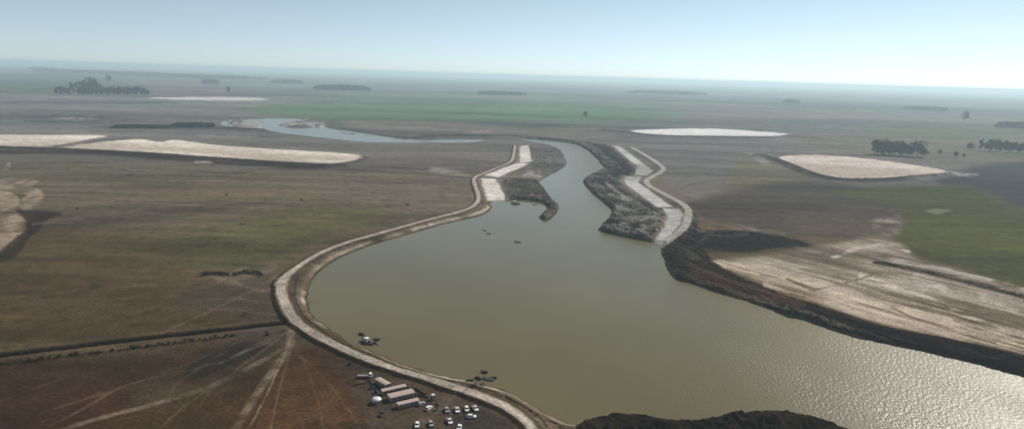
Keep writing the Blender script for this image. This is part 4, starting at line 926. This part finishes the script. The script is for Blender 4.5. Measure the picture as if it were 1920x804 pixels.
# ------------------------------------------------------------------ trees and shrubs
rng = np.random.default_rng(5)
def crown_mesh(name, h, w, lobes, nleaf, leaf, mat, lift=0.3, seed=0):
    g = np.random.default_rng(seed)
    vs = []; fs = []
    cen = []
    for k in range(lobes):
        zf = lift + (1 - lift) * (k + g.random()) / lobes
        spread = w * 0.5 * (1.0 - 0.6 * abs(zf - 0.6))
        an = g.random() * 2 * math.pi; rr = spread * math.sqrt(g.random()) * 0.75
        cen.append((rr * math.cos(an), rr * math.sin(an), zf * h * 0.93, w * (0.16 + 0.14 * g.random())))
    for i in range(nleaf):
        c = cen[g.integers(len(cen))]
        d = g.normal(size=3); d /= np.linalg.norm(d); rr = c[3] * (0.35 + 0.65 * g.random() ** 0.4)
        p = np.array([c[0] + d[0] * rr, c[1] + d[1] * rr, c[2] + d[2] * rr * 1.1])
        a = g.normal(size=3); a /= np.linalg.norm(a); b_ = np.cross(a, g.normal(size=3)); b_ /= np.linalg.norm(b_)
        L = leaf * (0.6 + 0.8 * g.random()); o = len(vs)
        vs += [tuple(p - a * L), tuple(p + b_ * L * 0.55), tuple(p + a * L), tuple(p - b_ * L * 0.55)]; fs.append((o, o + 1, o + 2, o + 3))
    me = bpy.data.meshes.new(name); me.from_pydata(vs, [], fs); me.materials.append(mat); return me, cen
def tree_variant(h, w, mat, seed, lift=0.3, lobes=11, nleaf=520, leaf=1.3):
    cm, cen = crown_mesh('crown', h, w, lobes, nleaf, leaf, mat, lift, seed)
    b = MB(); b.tube((0, 0, -1.0), (0.2, 0.1, h * 0.45), h * 0.022, h * 0.014, 8); b.tube((0.2, 0.1, h * 0.45), (0, 0, h * 0.85), h * 0.014, h * 0.004, 6)
    for c in cen[:6]: b.tube((0.15, 0.08, min(h * 0.5, c[2] * 0.7)), (c[0], c[1], c[2]), h * 0.008, h * 0.003, 5)
    return cm, b.mesh('trunk', M['bark'])
TV = [tree_variant(20, 14, M['leaf'], 11), tree_variant(20, 11, M['leaf'], 12, 0.2, 12), tree_variant(20, 16, M['leaf'], 13, 0.35, 13), tree_variant(20, 9, M['leaf2'], 14, 0.25, 9), tree_variant(20, 13, M['leaf2'], 15, 0.4, 9)]
def tree(u, v, hgt, var, label, group, name='tree', cat='tree', wide_=1.0):
    x, y, z = spot(u, v); r = empty(name, (x, y, z - 0.2), random.random() * 6.28); s = hgt / 20.0; r.scale = (s * wide_, s * wide_, s)
    for nm, me in zip(('crown', 'trunk'), TV[var]):
        o = bpy.data.objects.new(nm, me); col.objects.link(o); o.parent = r
    tag(r, label, cat, group); return r
# left grove: a clipped-looking row in front and taller trees behind
for i in range(5): tree(107 + i * 6.0, 178 + 0.2 * i, 34 + 5 * random.random(), i % 3, ORD[i] + ' tree from the left in the square block ending the far left grove', 'left end block of the far left grove')
for i in range(24): tree(150 + i * 5.55, 179 + 0.02 * i, (34 + 9 * random.random()) * (0.75 if i in (4, 5, 7, 23) else 1), i % 3, ORD[i] + ' tree from the left in the long front row of the far left grove', 'front row of the far left grove')
for u, v, h_, vr, lb in ((137, 175, 52, 3, 'slim tall tree at the left of the raised crowns in the left grove'), (145, 173, 48, 3, 'second slim tall tree of the left grove, right of the leftmost tall one'), (153, 172, 50, 1, 'tall narrow tree just left of the big crowns in the left grove'), (162, 172, 56, 0, 'big tall crown left of the highest tree in the left grove'),
                         (173, 171, 68, 2, 'highest tree of the far left grove'), (182, 173, 56, 0, 'big tall crown right of the highest tree in the left grove'), (168, 176, 48, 2, 'broad tree below the highest crown of the left grove')):
    tree(u, v, h_, vr, lb, 'tall trees of the far left grove', wide_=1.15)
# right groves
for i, (u, v, h_) in enumerate([(1639, 289, 32), (1645, 288, 27), (1652, 289, 31), (1660, 289, 29), (1668, 290, 28), (1676, 290, 29), (1684, 291, 31), (1692, 291, 27), (1700, 292, 25), (1707, 293, 24), (1656, 291, 26), (1672, 292, 25), (1688, 293, 25)]):
    tree(u, v, h_, i % 3, (ORD[i] + ' tree from the left along the back of the grove behind the pinkish basin') if i < 10 else ('leftmost', 'middle', 'rightmost')[i - 10] + ' of three nearer trees in the grove behind the pinkish basin', 'grove behind the pinkish sand basin', wide_=1.1)
tree(1720, 294, 33, 2, 'round dark tree at the right end of the grove behind the pink basin', None, wide_=1.25)
tree(1728, 294, 24, 0, 'lower dark tree at the very right end of the grove behind the pink basin', None)
tree(1739, 291, 9, 4, 'small bush-like tree just right of the dense grove', None, wide_=1.2)
for u, v, h_, lb in ((1762, 291, 13, 'thin grey tree between the two right groves, leftmost of three'), (1791, 297, 15, 'thin grey tree between the two right groves, tallest of three'), (1806, 296, 10, 'thin grey tree between the two right groves, rightmost of three')): tree(u, v, h_, 4, lb, 'thin trees between the right groves')
tree(1818, 281, 17, 2, 'round tree at the left end of the row at the right edge', None, wide_=1.4)
tree(1838, 280, 25, 3, 'tall slim tree between the round tree and the row at the right edge', None)
for i in range(14): tree(1852 + i * 6.0, 283 + i * 0.35, 21 + 6 * random.random() + (4 if i < 3 else 0), i % 3, ORD[i] + ' tree from the left in the dark row at the right edge', 'tree row at the right edge')
for u, v, h_, lb in ((1810, 228, 44, 'lone tree on the pale green field far right'), (1097, 221, 24, 'lone tree on the far plain beyond the channel'), (428, 175, 36, 'lone tree beyond the thin white sand strip at left'), (205, 156, 60, 'faint lone tree behind the left grove')): tree(u, v, h_, 2, lb, None)
# far woods that read as one mass
def wood(u0, v0, u1, v1, depth, hgt, n, label, seed):
    g = np.random.default_rng(seed); a, b_ = np.array(px(u0, v0)), np.array(px(u1, v1)); d = (b_ - a); L = np.linalg.norm(d); d /= L; q = np.array([-d[1], d[0]])
    if q[1] < 0: q = -q
    vs = []; fs = []; c0 = a
    for i in range(n):
        t_, w_ = g.random(), g.random(); p = a + d * L * t_ + q * depth * w_ - c0
        hh = hgt * (0.55 + 0.45 * math.sin(math.pi * min(1, max(0, t_))) ** 0.4) * (0.75 + 0.35 * g.random()); zz = ground_z(*(p + c0))
        for k in range(7):
            cpt = np.array([p[0] + g.normal() * hgt * 0.22, p[1] + g.normal() * hgt * 0.22, zz + hh * (0.1 + 0.85 * g.random())])
            ax = g.normal(size=3); ax /= np.linalg.norm(ax); bx = np.cross(ax, g.normal(size=3)); bx /= np.linalg.norm(bx); S = hgt * 0.22 * (0.6 + 0.8 * g.random()); o = len(vs)
            vs += [tuple(cpt - ax * S), tuple(cpt + bx * S), tuple(cpt + ax * S), tuple(cpt - bx * S)]; fs.append((o, o + 1, o + 2, o + 3))
    me = bpy.data.meshes.new('wood'); me.from_pydata(vs, [], fs); me.materials.append(M['leaf']); o = bpy.data.objects.new('wood', me); col.objects.link(o)
    o.location = (c0[0], c0[1], 0); o['kind'] = 'stuff'; o['label'] = label
wood(596, 169, 694, 171, 300, 35, 900, 'dark wood on the hazy plain left of centre', 1)
wood(292, 144.5, 380, 145.5, 2500, 45, 1500, 'long blue wood near the left horizon', 2)
wood(380, 148.5, 505, 150, 1500, 40, 1200, 'blue wood near the left horizon, nearer end', 3)
wood(382, 158, 408, 158.5, 150, 38, 200, 'short dark wood beyond the left grove', 4)
wood(915, 178, 985, 179, 200, 24, 500, 'small faint wood in the centre of the far plain', 5)
wood(1170, 174, 1285, 179, 600, 30, 900, 'faint long wood on the far plain right of centre', 6)
wood(1735, 208, 1780, 209, 200, 24, 300, 'faint low wood far right of centre', 7)
wood(1868, 239, 1990, 246, 160, 22, 700, 'blue green wood at the right edge', 8)
wood(532, 157, 570, 157.5, 300, 36, 300, 'faint small wood left of centre', 9)
wood(82, 133, 108, 133.5, 600, 50, 250, 'faint wood at the left horizon', 10)
wood(1480, 194, 1500, 194.5, 100, 28, 120, 'faint tree clump on the far right plain', 11)
wood(320, 239, 396, 239.5, 60, 9, 500, 'dark low thicket left of the far lagoon', 12)
wood(205, 241, 318, 241.5, 60, 6, 500, 'dark low scrub strip behind the left sand flat', 13)
# shrubs near the bend of the road, with a mast
SH = [crown_mesh('foliage', 1.6, 3.0, 7, 260, 0.22, M['shrub'], 0.05, 30 + k)[0] for k in range(4)]
def shrub(u, v, sc, k, label, group, name='shrub', flat_=1.0):
    x, y, z = spot(u, v); r = empty(name, (x, y, z - 0.1), random.random() * 6.28); r.scale = (sc, sc, sc * flat_)
    o = bpy.data.objects.new('foliage', SH[k]); col.objects.link(o); o.parent = r
    st_ = bpy.data.objects.new('stem', STEM); col.objects.link(st_); st_.parent = r
    tag(r, label, 'shrub', group)
b = MB()
for k in range(5): b.tube((0, 0, -0.2), (0.7 * math.cos(k * 1.26), 0.7 * math.sin(k * 1.26), 1.1), 0.06, 0.02, 5)
STEM = b.mesh('stem', M['bark'])
for i in range(7): shrub(383 + i * 7.2, 516 - 2.0 * math.sin(i * 0.55), 1.25 + 0.4 * random.random(), i % 4, ORD[i] + ' dark shrub from the left in the clump left of the mast clump', 'left clump of shrubs near the bend')
for i in range(7): shrub(440 + i * 8.2, 516 - 4.0 * math.sin(i * 0.52), 1.3 + 0.5 * random.random(), i % 4, ORD[i] + ' dark shrub from the left in the clump round the thin mast', 'right clump of shrubs near the bend')
x, y, z = spot(472, 516); mr = empty('mast', (x, y, z - 0.1))
b = MB(); b.tube((0, 0, 0), (0, 0, 11), 0.14, 0.08, 8); b.build('pole', M['metal'], mr)
b = MB(); b.box((0, 0, 10.6), (0.9, 0.08, 0.08)); b.build('cross_arm', M['metal'], mr)
b = MB(); b.box((0, 0, 0.2), (0.7, 0.7, 0.4)); b.build('footing', M['wall'], mr)
tag(mr, 'thin mast rising from the shrubs near the bend', 'mast')
cl = line_w(clod_px[1:], 0, 12); acc = 0; nsh = 0
for p, q in zip(cl, cl[1:]):
    L = np.linalg.norm(q - p); acc += L
    while acc > 2.7 and nsh < 46:
        acc -= 2.7; nsh += 1; f_ = random.random(); c_ = p + (q - p) * f_; sc = 0.55 + 0.4 * random.random()
        r = empty('scrub_bush', (c_[0] + random.uniform(-1, 1), c_[1] + random.uniform(-1.2, 1.2), ground_z(*c_) - 0.08), random.random() * 6.28); r.scale = (sc, sc, sc * 0.9)
        o = bpy.data.objects.new('foliage', SH[nsh % 4]); col.objects.link(o); o.parent = r
        tag(r, ORD[nsh - 1] + ' low scrub bush from the left in the row beside the drain', 'shrub', 'scrub row along the drain')
for u, v, sc, lb in ((145, 392, 1.2, 'small dark shrub on the plain right of the left diggings'), (765, 385, 1.5, 'small dark shrub on the plain left of the road bend by the cells'), (425, 366, 1.3, 'small shrub alone on the middle of the left plain'), (565, 376, 1.2, 'small shrub on the left plain, right of centre'),
                     (655, 684, 1.0, 'shrub at the foot of the dike above the flatbed truck'), (500, 628, 1.2, 'shrub on disturbed soil just left of the road junction')):
    shrub(u, v, sc, 1, lb, None)
# @@END@@

# ------------------------------------------------------------------ the hazy air
hz = bpy.data.meshes.new('haze'); bm = bmesh.new()
bmesh.ops.create_cube(bm, size=1.0)
for v in bm.verts: v.co = (v.co.x * 130000, v.co.y * 66000 + 32500, v.co.z * 195 + 67.5)
bm.to_mesh(hz); bm.free()
mt = bpy.data.materials.new('hazy_air'); mt.use_nodes = True; n = mt.node_tree.nodes; n.clear()
out = n.new('ShaderNodeOutputMaterial'); pvn = n.new('ShaderNodeVolumePrincipled')
pvn.inputs['Color'].default_value = (0.72, 0.91, 1.0, 1); pvn.inputs['Density'].default_value = 0.0001; pvn.inputs['Anisotropy'].default_value = 0.25
mt.node_tree.links.new(pvn.outputs[0], out.inputs['Volume'])
hz.materials.append(mt)
ho = bpy.data.objects.new('haze', hz); col.objects.link(ho); ho['kind'] = 'stuff'; ho['label'] = 'pale blue haze lying over the whole plain'
